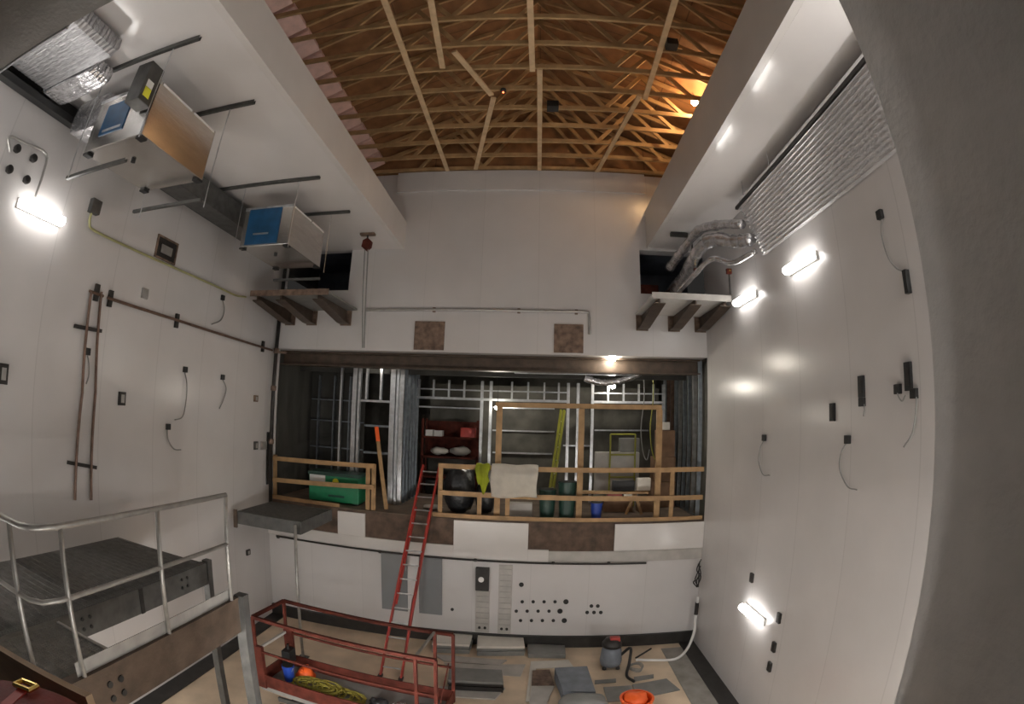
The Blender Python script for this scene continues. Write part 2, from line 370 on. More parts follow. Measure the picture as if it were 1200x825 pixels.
# ================================================================ HANGING UNITS, LEFT CEILING
def hung_unit(x0, x1, y0, y1, z0, z1, label, big):
    t = thing('air_handling_unit', label, 'air handler', (x0,y0,z0), 'ceiling hung air handlers')
    MB().box(x0, x1, y0, y1, z0, z1, .012).build('casing', M['stainless'], t)
    w_ = x1-x0
    MB().box(x0+(.2 if big else .1)*w_, x0+(.62 if big else .78)*w_, y0-.012, y0-.001, z0+(.16 if big else .03), z1-(.12 if big else .03), .003).build('blue_film', M['blue'], t)
    MB().box(x0+.26*w_, x0+.58*w_, y0-.02, y0-.013, z0+.19, z0+.22, .002).build('handle', M['steel'], t)
    MB().box(x0-.005, x1+.005, y0-.008, y0+.02, z1-.04, z1+.006).build('flange', M['steel'], t)
    MB().box(x1+.001, x1+.008, y0+.05, y0+.54*(y1-y0), z1-.035, z1-.01).build('edge_strip', M['white'], t)
    MB().box(x1+.001, x1+.008, y0+.58*(y1-y0), y1-.04, z1-.035, z1-.01).build('edge_strip', M['white'], t)
    if big:
        cb = MB().box(x1-.2, x1+.02, y0-.24, y0-.021, z0+.3, z1+.1, .01).build('control_box', M['darksteel'], t)
        MB().box(x1+.021, x1+.026, y0-.2, y0-.1, z0+.36, z0+.47).build('warning_sticker', M['yellow'], cb)
        MB().box(x1+.021, x1+.026, y0-.2, y0-.1, z0+.475, z0+.56).build('rating_plate', M['white'], cb)
    for ax, ay in ((x0+.04,y0+.05),(x1-.04,y0+.05),(x0+.04,y1-.05),(x1-.04,y1-.05)):
        MB().box(ax-.05, ax+.05, ay-.05, ay+.05, z0-.03, z0-.001, .008).build('corner_foot', M['black'], t)
    MB().lathe((x0+.5*w_, y0+.35*(y1-y0), z0-.03), ((.03,0),(.03,.029)), n=12).build('drain_plug', M['black'], t)
    return t
u1 = (-4.90,-3.88,3.02,4.18,2.5,3.18); u2 = (-4.82,-3.88,6.48,7.74,2.5,3.18)
hung_unit(*u1, 'larger nearer stainless air handler with blue film and side control box', True)
hung_unit(*u2, 'farther stainless air handler with blue film hung over the left corner ledge', False)
def threaded(x, y, z0, z1, label):
    tag(MB().tube([(x,y,z) for z in (z0, z1)], .006, 6).build('threaded_rod', M['steel']), label, 'threaded rod', 'threaded hanger rods')
for (u, nm, ys) in ((u1, 'nearer', (3.02-.07, 4.18+.07)), (u2, 'farther', (6.48-.07, 7.74+.07))):
    for j, y in enumerate(ys):
        for i, x in enumerate((u[0]-.06, u[1]+.06)):
            z0 = 2.18 if (nm == 'nearer' and (i, j) != (1, 0)) else 2.42
            threaded(x, y, z0, 3.55, 'thin hanger rod at the %s %s corner of the %s air handler' % (('front','back')[j], ('left','right')[i], nm))
        xa = -6.0 if j == 0 else u[0]-.35
        xb = -3.45
        s = MB(); s.box(xa, xb, y-.021, y+.021, 3.56, 3.565); s.box(xa, xb, y-.021, y-.017, 3.565, 3.615); s.box(xa, xb, y+.017, y+.021, 3.565, 3.615)
        tag(s.build('strut_channel', M['darksteel']), 'strut channel under the ceiling at the %s of the %s air handler' % (('front','back')[j], nm), 'strut', 'ceiling strut channels')
def trapeze(x0, x1, y, z, label):
    s = MB(); s.box(x0, x1, y-.021, y+.021, z, z+.006); s.box(x0, x1, y-.021, y-.017, z+.006, z+.04); s.box(x0, x1, y+.017, y+.021, z+.006, z+.04)
    n = int((x1-x0)/.09)
    for k in range(n): s.box(x0+.03+k*.09, x0+.07+k*.09, y-.0225, y-.0212, z+.012, z+.03)
    tag(s.build('strut_channel', M['darksteel']), label, 'strut', 'loose strut trapezes')
trapeze(-5.35,-4.2,3.17,2.32,'slotted trapeze strut hanging below the front of the nearer air handler')
trapeze(-5.2,-3.95,4.32,2.30,'slotted trapeze strut hanging below the back of the nearer air handler')
trapeze(-4.9,-3.9,7.85,2.3,'slotted trapeze strut hanging below the farther air handler')
# insulated duct along the left wall
def ribbed_duct(x0, x1, z0, z1, ya, yb, n, amp, seed, rot=0):
    s = MB(); rnd = random.Random(seed); rings = []
    cx, cz, rx, rz = (x0+x1)/2, (z0+z1)/2, (x1-x0)/2, (z1-z0)/2
    for i in range(n+1):
        y = ya + (yb-ya)*i/n; k = 1 + amp*(1 if i % 2 else -1) * rnd.uniform(.4, 1)
        ring = []
        for j in range(24):
            a = 2*PI*j/24; c, si = math.cos(a), math.sin(a)
            q = (abs(c)**5 + abs(si)**5) ** (-1/5)
            ring.append(s.bm.verts.new((cx + rx*q*c*k, y + rnd.uniform(-.01,.01), cz + rz*q*si*k)))
        rings.append(ring)
    for A, B in zip(rings, rings[1:]):
        for j in range(24): s.bm.faces.new((A[j], A[(j+1) % 24], B[(j+1) % 24], B[j]))
    s.bm.faces.new(rings[0]); s.bm.faces.new(rings[-1][::-1])
    return s
d = thing('insulated_duct', 'silver foil wrapped duct under the left ceiling above nearer air handler', 'duct', (-5.3,1.2,3.4))
ribbed_duct(-5.83,-4.3,3.34,3.605,1.0,2.55,50,.010,3).build('duct_body', M['foil'], d)
ribbed_duct(-5.83,-4.75,3.30,3.58,2.56,2.90,12,.02,4).build('duct_collar', M['foil2'], d)
tag(ribbed_duct(-5.7,-4.95,2.98,3.46,3.16,3.95,14,.02,8).build('duct_section', M['foil2']), 'pale duct section between the nearer air handler and the left wall', 'duct')
tag(MB().box(-5.75,-5.3,4.4,8.3,3.12,3.5,.01).build('sheet_metal_duct', M['darksteel']), 'dull sheet metal duct running behind both air handlers', 'duct')
tag(MB().box(-5.99,-5.85,1.0,8.2,3.24,3.34,.01).build('cable_tray', M['black']), 'black cable tray along the top of the left wall', 'cable tray')

# chain hoist near the end of the left low ceiling
h = thing('chain_hoist', 'red chain hoist hanging under end of the left ceiling with long chains', 'hoist', (-3.5,9.0,3.62))
MB().box(-3.66,-3.34,8.94,9.06,3.57,3.615,.008).build('ceiling_clamp', M['rust'], h)
MB().tube([(-3.5,9,3.57),(-3.5,9.01,3.5)], .02).build('hook', M['blackiron'], h)
MB().prism([(-3.6,3.32),(-3.5,3.24),(-3.41,3.32),(-3.40,3.44),(-3.48,3.51),(-3.58,3.46)], 'y', 8.96, 9.08).build('gear_case', M['red'], h)
for dx in (-.035, .035):
    MB().tube([(-3.5+dx,9.02,3.3),(-3.62+dx,9.5,2.3),(-3.7+dx*.5,9.88,1.36)], .014, 6).build('chain', M['cable'], h)

# ================================================================ RIGHT CEILING DUCT
d = thing('insulated_duct', 'long ribbed silver duct bank along the top of right wall', 'duct', (3.3,1,3))
s = MB(); n = 15; ya, yb = 1.0, 6.9
for i in range(n):           # flutes of the lined face, from the hanging edge down to the wall
    a, b = i/n, (i+1)/n
    P = lambda t, o: (3.27+.36*t - o*.9, 3.40-.825*t - o*.42)
    x0_, z0_ = P(a, 0); x1_, z1_ = P(a+.5/n, .045); x2_, z2_ = P(b, 0)
    s.prism([(x0_,z0_),(x1_,z1_),(x2_,z2_),(x2_,z2_+.12),(x0_,z0_+.12)], 'y', ya, yb)
s.build('ribbed_face', M['foil3'], d)
MB().prism([(3.29,3.46),(3.645,2.66),(3.645,3.5),(3.35,3.5)], 'y', ya, yb).build('duct_body', M['foil2'], d)
MB().bar((3.25,1.0,3.40),(3.25,7.0,3.40),.05,.05).build('hanging_strut', M['blackiron'], d)
for i, (x, y) in enumerate(((3.22,2.95),(3.22,5.6),(3.22,6.6))):
    threaded(x, y, 3.43, 3.7, 'thin hanger rod holding the right duct, %s from the viewer' % ordw[i])
tag(MB().tube(smooth_path([(3.45,6.95,2.85),(3.3,7.35,2.95),(3.05,7.8,3.12),(2.9,8.3,3.0),(2.95,9.2,2.86),(2.95,10.6,2.8)], 9), .12, 14, wob=.14).build('flexible_duct', M['foil2'], smooth=True), 'lower crumpled silver flexible duct running into the right upper opening', 'duct')
tag(MB().tube(smooth_path([(3.3,6.95,3.1),(3.15,7.5,3.3),(2.95,8.1,3.42),(2.8,8.8,3.25),(2.75,9.6,3.15)], 9), .09, 14, wob=.15).build('flexible_duct', M['foil2'], smooth=True), 'upper crumpled silver flexible duct beside the ribbed right duct', 'duct')
tag(MB().tube(smooth_path([(3.5,6.98,2.66),(3.3,7.5,2.62),(3.05,7.85,2.78),(2.86,8.4,2.62),(2.7,9.2,2.42)], 8), .05, 10, wob=.1).build('flexible_hose', M['foil2'], smooth=True), 'thin silver hose drooping above the right ledge', 'hose')
tag(MB().box(2.62,2.98,8.9,8.98,3.6,3.68,.005).build('beam_clamp', M['blackiron']), 'black beam clamp under the right low ceiling', 'clamp')
tag(MB().tube([(3.1,9.05,3.69),(3.1,9.05,2.9)], .02).build('drop_pipe', M['blackiron']), 'short black drop pipe above the right ledge', 'pipe')
tag(MB().tube([(2.95,8.93,3.55),(3.6,8.6,3.5)], .03).build('sprinkler_pipe', M['steel']), 'silver cross pipe under the far right ceiling', 'pipe')
def redbox(c, s_, label):
    t = thing('valve_box', label, 'valve', c)
    x, y, z = c
    MB().box(x-s_, x+s_, y-s_*.7, y+s_*.7, z-s_, z+s_, s_*.2).build('body', M['red'], t)
    MB().tube([(x,y-s_*.7,z),(x,y-s_*1.2,z)], s_*.35).build('nozzle', M['brass'], t)
redbox((2.98,8.55,2.77), .05, 'small red valve on the silver flexible ducts')
redbox((3.55,8.3,2.72), .05, 'small red valve at the right wall above the ledge')
tag(MB().box(2.24,2.72,10.5,10.9,2.672,3.02,.02).build('red_cabinet', M['red']), 'red cabinet standing inside the right upper opening', 'cabinet')
tag(MB().tube([(3.55,8.3,2.66),(3.56,8.34,2.29)], .018).build('drop_pipe', M['blackiron']), 'black pipe from red valve down to the right ledge', 'pipe')

# ================================================================ LEDGES IN THE FAR CORNERS
def ledge(x0, x1, beams, label, dm, lm):
    t = thing('corner_ledge', label, 'ledge', (x0,8.5,2.2), 'steel ledges in the far corners')
    MB().box(x0, x1, 8.4, 9.98, 2.2, 2.235).build('deck_plate', M[dm], t)
    MB().box(x0, x1, 8.385, 8.40, 2.16, 2.28).build('front_lip', M[lm], t)
    for x in beams:
        s = MB()
        s.prism([(8.45,2.19),(9.97,2.19),(9.97,1.9),(9.72,1.9),(8.45,2.1)], 'x', x-.012, x+.012)
        s.prism([(8.45,2.1),(9.72,1.9),(9.97,1.9),(9.97,1.88),(9.72,1.88),(8.45,2.08)], 'x', x-.11, x+.11)
        s.build('bracket_beam', M['brownsteel'], t)
        MB().box(x-.13, x+.13, 9.965, 9.985, 1.86, 2.19).build('end_plate', M['rust'], t)
    return t
ledge(-5.77,-3.95, (-5.62,-5.05,-4.2), 'brown steel corner ledge below the farther air handler', 'greymat', 'rust')
ledge(2.05, 3.6, (2.2, 2.9, 3.5), 'brown steel corner ledge with pale deck at the right wall', 'white', 'greyboard')

# ================================================================ FAR WALL FITTINGS
t = thing('wall_conduit', 'long grey conduit across the far wall above the opening', 'conduit', (-3.7,9.96,2.2))
MB().tube(smooth_path([(-3.75,9.95,2.2),(-2,9.95,2.22),(0,9.95,2.22),(.95,9.95,2.22),(1.06,9.95,2.15),(1.08,9.95,1.75)], 5), .028).build('tube', M['greypipe'], t)
for x in (-2.2,-.4,.8): MB().box(x-.03,x+.03,9.95,10,2.17,2.27).build('strap', M['rust'], t)
tag(MB().box(-2.6,-1.95,9.97,10.0,1.36,1.97,.004).build('embed_plate', M['rust']), 'brown steel embed plate over the opening, left one', 'plate', 'embed plates over the opening')
tag(MB().box(.34,.95,9.97,10.0,1.36,1.96,.004).build('embed_plate', M['rust']), 'brown steel embed plate over the opening, right one', 'plate', 'embed plates over the opening')
t = thing('sprinkler_pipe', 'thin dark pipe across the far wall below the mezzanine slab', 'pipe', (-5.7,9.9,-3))
MB().tube([(-5.75,9.9,-2.98),(2.4,9.9,-3.02)], .022).build('tube', M['blackiron'], t)
for x in (-5.7,-3.2,-1.15,.45,1.6): MB().lathe((x,9.9,-3.0), ((.03,-.03),(.035,0),(.03,.03)), 'x', 10).build('coupling', M['blackiron'], t)
tag(MB().box(-3.2,-2.62,9.96,9.998,-4.36,-3.04,.004).build('wall_sheet', M['greyfrp']), 'glossy grey sheet on the lower far wall, left of the red ladder', 'wall sheet', 'grey sheets on the lower far wall')  # grey sheet split so the pale gap imitates a lamp's glare streak
tag(MB().box(-2.36,-1.86,9.96,9.998,-4.36,-3.04,.004).build('wall_sheet', M['greyfrp']), 'glossy grey sheet on the lower far wall, right of the red ladder', 'wall sheet', 'grey sheets on the lower far wall')
e = thing('electrical_box', 'dark electrical box with pale dial on the lower far wall', 'electrical box', (-1.0,9.95,-3.4))
MB().box(-1.14,-.86,9.88,9.995,-3.68,-3.17,.01).build('body', M['blackiron'], e)
MB().lathe((-1.02,9.88,-3.42), ((.06,0),(.06,-.015),(.04,-.02)), 'y', 14).build('dial', M['white'], e)
def slot_strip(x0, x1, z0, z1, label):
    t = thing('slotted_strip', label, 'wall strip', (x0,9.97,z0))
    MB().box(x0, x1, 9.975, 9.998, z0, z1, .003).build('strip', M['greyboard'], t)
    n = int((z1-z0)/.13)
    s = MB()
    for k in range(n): s.box(x0+.02, x1-.02, 9.968, 9.9745, z0+.08+k*.13, z0+.095+k*.13)
    s.build('slots', M['greypipe'], t)
    for fx in (.3, .7):
        MB().lathe((x0+(x1-x0)*fx,9.97,z0+.12), ((.03,0),(.03,-.02)), 'y', 10).build('bolt', M['blackiron'], t)
slot_strip(-1.14,-.84,-4.71,-3.72,'slotted pale strip below the electrical box')
slot_strip(-.66,-.38,-4.71,-3.1,'slotted pale strip right of the electrical box')
def sleeve(px, py, r, label):
    p = Fw(px, py)
    tag(MB().lathe((p.x,10.0,p.z), ((r,-.02),(r*.75,-.021),(r*.72,-.004),(r,-.001)), 'y', 14).build('pipe_sleeve', M['black']), label, 'pipe sleeve', 'pipe sleeves through the far wall')
cw = ['first','second','third','fourth','fifth']
for row, (px0, py) in (('top', (612,705)), ('middle', (605,716)), ('bottom', (610,727))):
    for k in range(5):
        sleeve(px0+k*12.8, py, .036 if k < 4 else .056, 'dark pipe sleeve, %s from left in the %s row on lower far wall' % (cw[k], row))
sleeve(611,685,.05,'single dark pipe sleeve above the three rows on lower far wall')
for k in range(2): sleeve(693+k*7.5,710,.04,'dark pipe sleeve, %s of the upper pair in the small right cluster' % ('left','right')[k])
for k in range(3): sleeve(688+k*8,717.5,.04,'dark pipe sleeve, %s of the lower three in the small right cluster' % ('left','middle','right')[k])
sleeve(530,714,.035,'lone pipe sleeve right of the grey wall sheet')

# ================================================================ MEZZANINE
t = thing('header_beam', 'dark steel beam across the top of mezzanine opening', 'beam', (-6,10.5,1))
s = MB(); s.box(-5.98,3.6,10.32,10.62,1.28,1.315); s.box(-5.98,3.6,10.46,10.48,1.02,1.28); s.box(-5.98,3.6,10.32,10.62,.99,1.02)
s.build('beam', M['brownsteel'], t)
tag(MB().box(-5.98,3.6,11.4,11.46,.95,1.31).build('duct_edge', M['dark']), 'dark bulkhead behind the header beam', 'bulkhead')
tag(MB().box(-.5,2.2,10.8,11.0,1.0,1.28,.01).build('sheet_metal_duct', M['steel']), 'sheet metal duct under the mezzanine ceiling right of centre', 'duct')
tag(MB().tube(smooth_path([(1.1,11.12,.95),(1.5,11.1,.85),(1.95,11.12,.92),(2.4,11.15,1.1)], 6), .09, 12, wob=.12).build('flexible_duct', M['foil2']), 'crumpled silver flexible duct by the hanging bulb under mezzanine ceiling', 'duct')
def stud(mb_parent, x, y, z0, z1, m, w=.06, d=.09, nm='stud'):
    s = MB(); s.box(x-w/2, x+w/2, y, y+.004, z0, z1); s.box(x-w/2, x-w/2+.004, y+.004, y+d, z0, z1); s.box(x+w/2-.004, x+w/2, y+.004, y+d, z0, z1)
    return s.build(nm, m, mb_parent)
def track(par, x0, x1, y, z, m, h=.05, nm='track'):
    s = MB(); s.box(x0, x1, y-.005, y+.095, z, z+.004); s.box(x0, x1, y-.005, y-.001, z+.004, z+h); s.box(x0, x1, y+.091, y+.095, z+.004, z+h)
    return s.build(nm, m, par)
# door frame of studs on the left
Y1 = 11.0
t = thing('stud_door_frame', 'bright steel stud doorway frame at mezzanine left', 'stud frame', (-4.3,Y1,MZ))
for x, w_ in ((-4.28,.11),(-4.16,.06),(-3.32,.12),(-3.2,.06)): stud(t, x, Y1, MZ+.02, 1.25, M['stud'], w_)
track(t, -4.12, -3.4, Y1, .24, M['stud'])
for x in (-3.98,-3.62): stud(t, x, Y1, .30, 1.25, M['stud'], .05, nm='cripple_stud')
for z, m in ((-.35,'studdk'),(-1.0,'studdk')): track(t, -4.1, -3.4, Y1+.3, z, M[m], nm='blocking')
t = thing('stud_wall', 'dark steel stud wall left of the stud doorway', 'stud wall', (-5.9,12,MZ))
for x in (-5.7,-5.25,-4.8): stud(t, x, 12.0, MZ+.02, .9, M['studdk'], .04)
stud(t, -4.72, 11.2, MZ+.02, 1.2, M['stud'], .05)
for z in (.25,-.3,-1.0): track(t, -5.9, -4.4, 12.0, z, M['studdk'], .03, nm='blocking')
MB().box(-5.97,-4.4,12.11,12.14,MZ+.02,1.28).build('board', M['dark'], t)
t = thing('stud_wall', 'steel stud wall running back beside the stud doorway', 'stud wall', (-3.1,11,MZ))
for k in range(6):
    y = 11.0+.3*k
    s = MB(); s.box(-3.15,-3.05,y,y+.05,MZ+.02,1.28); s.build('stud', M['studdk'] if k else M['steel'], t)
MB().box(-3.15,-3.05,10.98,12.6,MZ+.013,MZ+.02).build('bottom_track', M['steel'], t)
# partition at the back
Y2 = 12.4
t = thing('stud_partition', 'bright steel stud partition with two wide openings at mezzanine back', 'stud partition', (0,Y2,MZ))
kx = Y2/12.
for px in (564.5,575,666,677.5,694.5,778):
    p = at(px, 470, 'y', Y2); stud(t, p.x, Y2, MZ+.02, .92, M['stud'], .07)
for a, b in ((489,665),(694,779)):
    p, q = at(a, 466.5, 'y', Y2), at(b, 468, 'y', Y2)
    track(t, p.x, q.x, Y2, .42, M['stud'], .06, nm='header_track'); track(t, p.x, q.x, Y2, .66, M['stud'], .03, nm='header_track')
for px in (491,508,526,544,600,619,638,655,713,731,749,766):
    p = at(px, 455, 'y', Y2); stud(t, p.x, Y2, .48, .92, M['stud'], .045, nm='cripple_stud')
t = thing('shelf_rail_wall', 'back wall rails seen through the stud partition', 'wall rails', (0,13.6,MZ))
for a, b, y in ((488,562,477),(577,650,478),(577,650,505),(577,647,531),(697,760,505),(697,760,478),(660,694,523)):
    p, q = at(a, y, 'y', 13.6), at(b, y, 'y', 13.6)
    track(t, p.x, q.x, 13.6, p.z, M['stud'], .04, nm='rail')
MB().box(-3.0,3.5,13.72,13.76,MZ+.02,.9).build('board', M['drywall'], t)
# right hand stud wall
t = thing('stud_wall', 'row of steel studs along the right side of the mezzanine', 'stud wall', (3.6,10,MZ))
for k in range(9):
    y = 10.35+.38*k
    s = MB(); s.box(3.56,3.65,y,y+.04,MZ+.02,1.3); s.build('stud', M['copper'] if k in (6,7) else (M['steel'] if k % 3 == 1 else M['studdk']), t)
MB().box(3.555,3.66,10.33,13.7,MZ+.013,MZ+.02).build('bottom_track', M['steel'], t)
# timber guard rails on the slab edge
def gpost(par, x, z1, y=10.1, w=.09, nm='post', z0=MZ+.012): MB().box(x-w/2, x+w/2, y-.02, y+.02, z0, z1).build(nm, M['wood'], par)
t = thing('timber_guardrail', 'short timber guardrail in front of the green job box', 'guardrail', (-5.9,10.1,MZ))
for x in (-5.9,-3.56,-3.43): gpost(t, x, -1.12, 10.14)
MB().bar((-5.97,10.09,-1.2),(-3.4,10.09,-1.16),.04,.1).build('top_rail', M['wood'], t)
MB().bar((-5.97,10.09,-1.7),(-3.4,10.09,-1.62),.04,.1).build('mid_rail', M['wood'], t)
MB().bar((-5.97,10.06,-2.09),(-4.2,10.06,-2.11),.04,.1).build('toe_board', M['wood'], t)
t = thing('timber_guardrail', 'long timber guardrail along the mezzanine edge right of ladder', 'guardrail', (1,10.1,MZ))
for px, z1 in ((516,-1.02),(787,-1.04),(562,-1.66),(595,-1.66)):
    p = at(px, 580, 'y', 10.14); gpost(t, p.x, z1, 10.14)
MB().bar((-1.99,10.09,-1.05),(3.62,10.09,-1.05),.04,.1).build('top_rail', M['wood'], t)
MB().bar((-1.99,10.09,-1.62),(3.62,10.09,-1.66),.04,.1).build('mid_rail', M['wood'], t)
MB().bar((-2.1,10.06,-2.10),(3.62,10.06,-2.11),.04,.1).build('toe_board', M['wood'], t)
t = thing('timber_partition', 'tall pine frame of posts and headers behind the long guardrail', 'timber partition', (1,10.25,MZ))
for px in (584,680,771):
    p = at(px, 540, 'y', 10.3); MB().box(p.x-.06, p.x+.06, 10.22, 10.30, MZ+.012, .22).build('post', M['wood'], t)
p, q, r_ = at(581, 474, 'y', 10.3), at(680, 475, 'y', 10.3), at(775, 479, 'y', 10.3)
MB().bar((p.x,10.3,.27),(q.x,10.3,.28),.08,.1).build('header', M['wood'], t)
MB().bar((q.x,10.3,.28),(r_.x,10.3,.27),.08,.1).build('header', M['wood'], t)
p, q = at(652, 575, 'y', 10.6), at(762, 577, 'y', 10.6)
t = thing('plank', 'loose pine plank lying on sawhorses behind the guardrail', 'plank', (p.x,10.6,p.z))
MB().bar((p.x+.15,10.85,-1.62),(q.x,10.85,-1.63),.2,.05).build('board', M['wood'], t)
for x in (p.x+.35, q.x-.3):
    for sx in (-1, 1): MB().bar((x,10.85,-1.645),(x+sx*.18,10.85,MZ+.015),.04,.06).build('leg', M['wood'], t)
# things stored on the mezzanine
def bx(name, cat, label, x0, x1, y0, y1, z0, z1, m, bev=.012, group=None):
    return tag(MB().box(x0,x1,y0,y1,z0,z1,bev).build(name, M[m]), label, cat, group)
g = thing('job_box', 'green metal job box behind the short timber guardrail', 'tool box', (-4.5,10.7,MZ))
MB().box(-5.1,-3.86,10.35,10.88,MZ+.06,-1.5,.015).build('body', M['green'], g)
MB().box(-5.12,-3.84,10.33,10.9,-1.498,-1.42,.012).build('lid', M['dkgreen'], g)
MB().box(-5.08,-4.68,10.342,10.349,-1.66,-1.5).build('label_plate', M['white'], g)
MB().lathe((-4.42,10.345,-1.62), ((.075,-.004),(.075,.004)), 'y', 18).build('round_emblem', M['yellow'], g)
MB().box(-4.6,-4.2,10.343,10.349,-1.98,-1.93).build('lettering_strip', M['dkgreen'], g)
for x in (-5.0,-3.96): MB().box(x-.06,x+.06,10.4,10.85,MZ+.013,MZ+.06).build('skid', M['black'], g)
b = thing('plank', 'long leaning plank with red painted tip beside the job box', 'plank', (-3.2,10.4,MZ))
pa, pb, pc = Vector((-3.2,10.35,MZ+.013)), Vector((-3.55,10.75,-.66)), Vector((-3.63,10.83,-.33))
MB().bar(pa, pb, .09, .03).build('board', M['wood'], b); MB().bar(pb, pc, .092, .032).build('red_tip', M['orange'], b)
for i, (x, y, rx, rz, lab) in enumerate(((-1.62,10.65,.34,.5,'larger black bin bag behind the left end of the long guardrail'),(-1.05,10.75,.22,.36,'smaller black bin bag beside the lime vest'))):
    t = thing('bin_bag', lab, 'bag', (x,y,MZ), 'black bin bags')
    MB().blob((x,y,MZ+.02+rz), rx, .28, rz, 2.5, 22, .06, i+3).build('bag', M['bagblk'], t, smooth=True)
    MB().lathe((x,y,MZ+2*rz-.02), ((.05,0),(.03,.05),(.08,.12)), n=10).build('tied_neck', M['bagblk'], t)
def drape(name, x0, x1, outline, m, label, cat, yb=10.03, nx=14, nz=12, zt=-.965):
    """cloth folded over the top rail; outline(u) gives how far it hangs in front"""
    s = MB(); gv = []
    for i in range(nx+1):
        col = []
        for j in range(nz+1):
            u, q = i/nx, j/nz
            x = x0 + (x1-x0)*u
            if q > .25:
                g = (q-.25)/.75; z = zt - outline(u)*g; y = yb - .03*(.5+.5*math.sin(u*17+x0))*g - .012*math.sin(u*7+1+4*g)
            else: z = zt + .01*math.sin(u*9); y = yb + .13*(1-q/.25)
            col.append(s.bm.verts.new((x + .015*math.sin(q*8+u*5), y, z)))
        gv.append(col)
    for i in range(nx):
        for j in range(nz): s.bm.faces.new((gv[i][j], gv[i+1][j], gv[i+1][j+1], gv[i][j+1]))
    bmesh.ops.solidify(s.bm, geom=s.bm.faces[:], thickness=.008)
    return tag(s.build(name, M[m], smooth=True), label, cat)
drape('safety_vest', -1.2, -.92, lambda u: .62-.35*abs(u-.62)*1.6+.06*math.sin(u*11), 'lime', 'lime safety vest draped over the guardrail', 'vest')
drape('cloth_sheet', -.88, .07, lambda u: .68+.02*math.sin(u*6), 'cloth', 'white cloth sheet draped over the long guardrail', 'sheet')
def bucket(x, y, z, r, hgt, m, label, cat='bucket'):
    t = thing('bucket', label, cat, (x,y,z))
    MB().lathe((x,y,z), ((r*.8,0),(r,hgt),(r*1.06,hgt),(r*1.06,hgt-.02),(r*1.0,hgt-.02)), n=22).build('body', M[m], t)
    MB().lathe((x,y,z+hgt), ((r*.95,.001),(r*.95,.01)), n=22).build('rim_opening', M['black'], t)
    MB().tube([(x+r*math.cos(a), y-.02-r*.3*math.sin(a), z+hgt-.02-.1*math.sin(a)) for a in [PI*k/10 for k in range(11)]], .005).build('handle', M['steel'], t)
    return t
bucket(1.36,10.46,MZ+.013,.13,.34,'bluep','blue plastic bucket behind the tall pine frame post')
bucket(.72,10.42,MZ+.013,.2,.8,'dkgreen','dark green plastic drum behind the long guardrail','drum')
bucket(.3,10.5,MZ+.013,.19,.62,'dkgreen','shorter dark green drum behind the white sheet','drum')
bx('toolbox','tool box','pale tool box on the mezzanine floor below white sheet',-.6,-.02,10.5,10.75,MZ+.013,MZ+.3,'greyboard')
bx('cardboard_box','box','wide brown cardboard box on the floor right of the blue bucket',1.62,2.3,11.15,11.5,MZ+.013,MZ+.35,'card',.004,'boxes on the mezzanine')
bx('cardboard_box','box','brown cardboard box high in the stack by the right studs',3.0,3.42,11.7,12.1,-.9,-.25,'card',.004,'boxes on the mezzanine')
bx('cardboard_box','box','brown cardboard box in the middle of the stack by the right studs',2.9,3.45,11.7,12.1,-1.5,-.905,'card',.004,'boxes on the mezzanine')
bx('cardboard_box','box','brown cardboard box at the bottom of the stack by the right studs',2.85,3.45,11.65,12.15,MZ+.013,-1.505,'card',.004,'boxes on the mezzanine')
bx('foam_block','foam block','white foam block on top of the cardboard stack',3.0,3.3,11.75,12.0,-.245,-.05,'cloth',.02)
bx('tool_case','tool case','dark tool case on the loose pine plank',1.75,2.25,10.78,10.94,-1.59,-1.36,'black',.02)
bx('paper_bag','bag','crumpled pale bag beside the dark tool case',2.3,2.62,10.78,10.93,-1.59,-1.3,'cloth',.04)
bx('crate','crate','pale plastic tote standing behind the dark tool case',1.5,2.6,12.0,12.3,MZ+.013,-.8,'greyboard',.03)
bx('crate','crate','grey crate stacked on the pale plastic tote',2.1,2.6,12.02,12.28,-.795,-.45,'greymat',.03)
bx('cardboard_box','box','small brown cardboard box on the floor beside the wide one',2.42,2.8,11.1,11.4,MZ+.013,MZ+.26,'card',.004,'boxes on the mezzanine')
bx('tool_case','tool case','small red case on top of the wide cardboard box',1.7,2.05,11.2,11.42,MZ+.355,MZ+.46,'redrail',.02)
bx('plastic_sheet_roll','roll','pale folded plastic sheet on the wide cardboard box, right of red case',2.08,2.28,11.18,11.45,MZ+.355,MZ+.5,'cloth',.04)
for i, (x, y, lab) in enumerate(((2.55,11.5,'left hanging power cord behind the tall pine frame'),(2.8,11.6,'right hanging power cord behind the tall pine frame'))):
    tag(MB().tube(smooth_path([(x,y,1.31),(x+.03,y,.6),(x-.04,y,-.2),(x+.02,y,-.75),(x+.12,y,-.95),(x+.18,y,-.7)], 6), .013, 6).build('power_cord', M['limefg' if i else 'cable'], smooth=True), lab, 'cord', 'hanging power cords')
t = thing('cart', 'yellow tubular cart frame behind the tall pine frame', 'cart', (2.1,12.0,MZ))
for x in (1.83,2.45):
    MB().tube([(x,11.85,MZ+.02),(x,11.85,-.35)], .022).build('post', M['limefg'], t)
for z in (-.35,-.85,-1.4): MB().tube([(1.83,11.85,z),(2.45,11.85,z)], .02).build('rail', M['limefg'], t)
t = thing('ladder', 'lime fibreglass ladder leaning inside the mezzanine', 'ladder', (.4,11,MZ))
la, lb = Vector((.3,10.95,MZ+.013)), Vector((.63,12.25,.22))
for dx in (0, .3): MB().bar(la+Vector((dx*.3,dx,0)), lb+Vector((dx*.3,dx*.4,0)), .05, .09).build('side_rail', M['limefg'], t)
for k in range(7):
    a = la.lerp(lb, (k+.7)/7.6); MB().tube([a, a+Vector((.08,.22,0))], .015).build('rung', M['steel'], t)
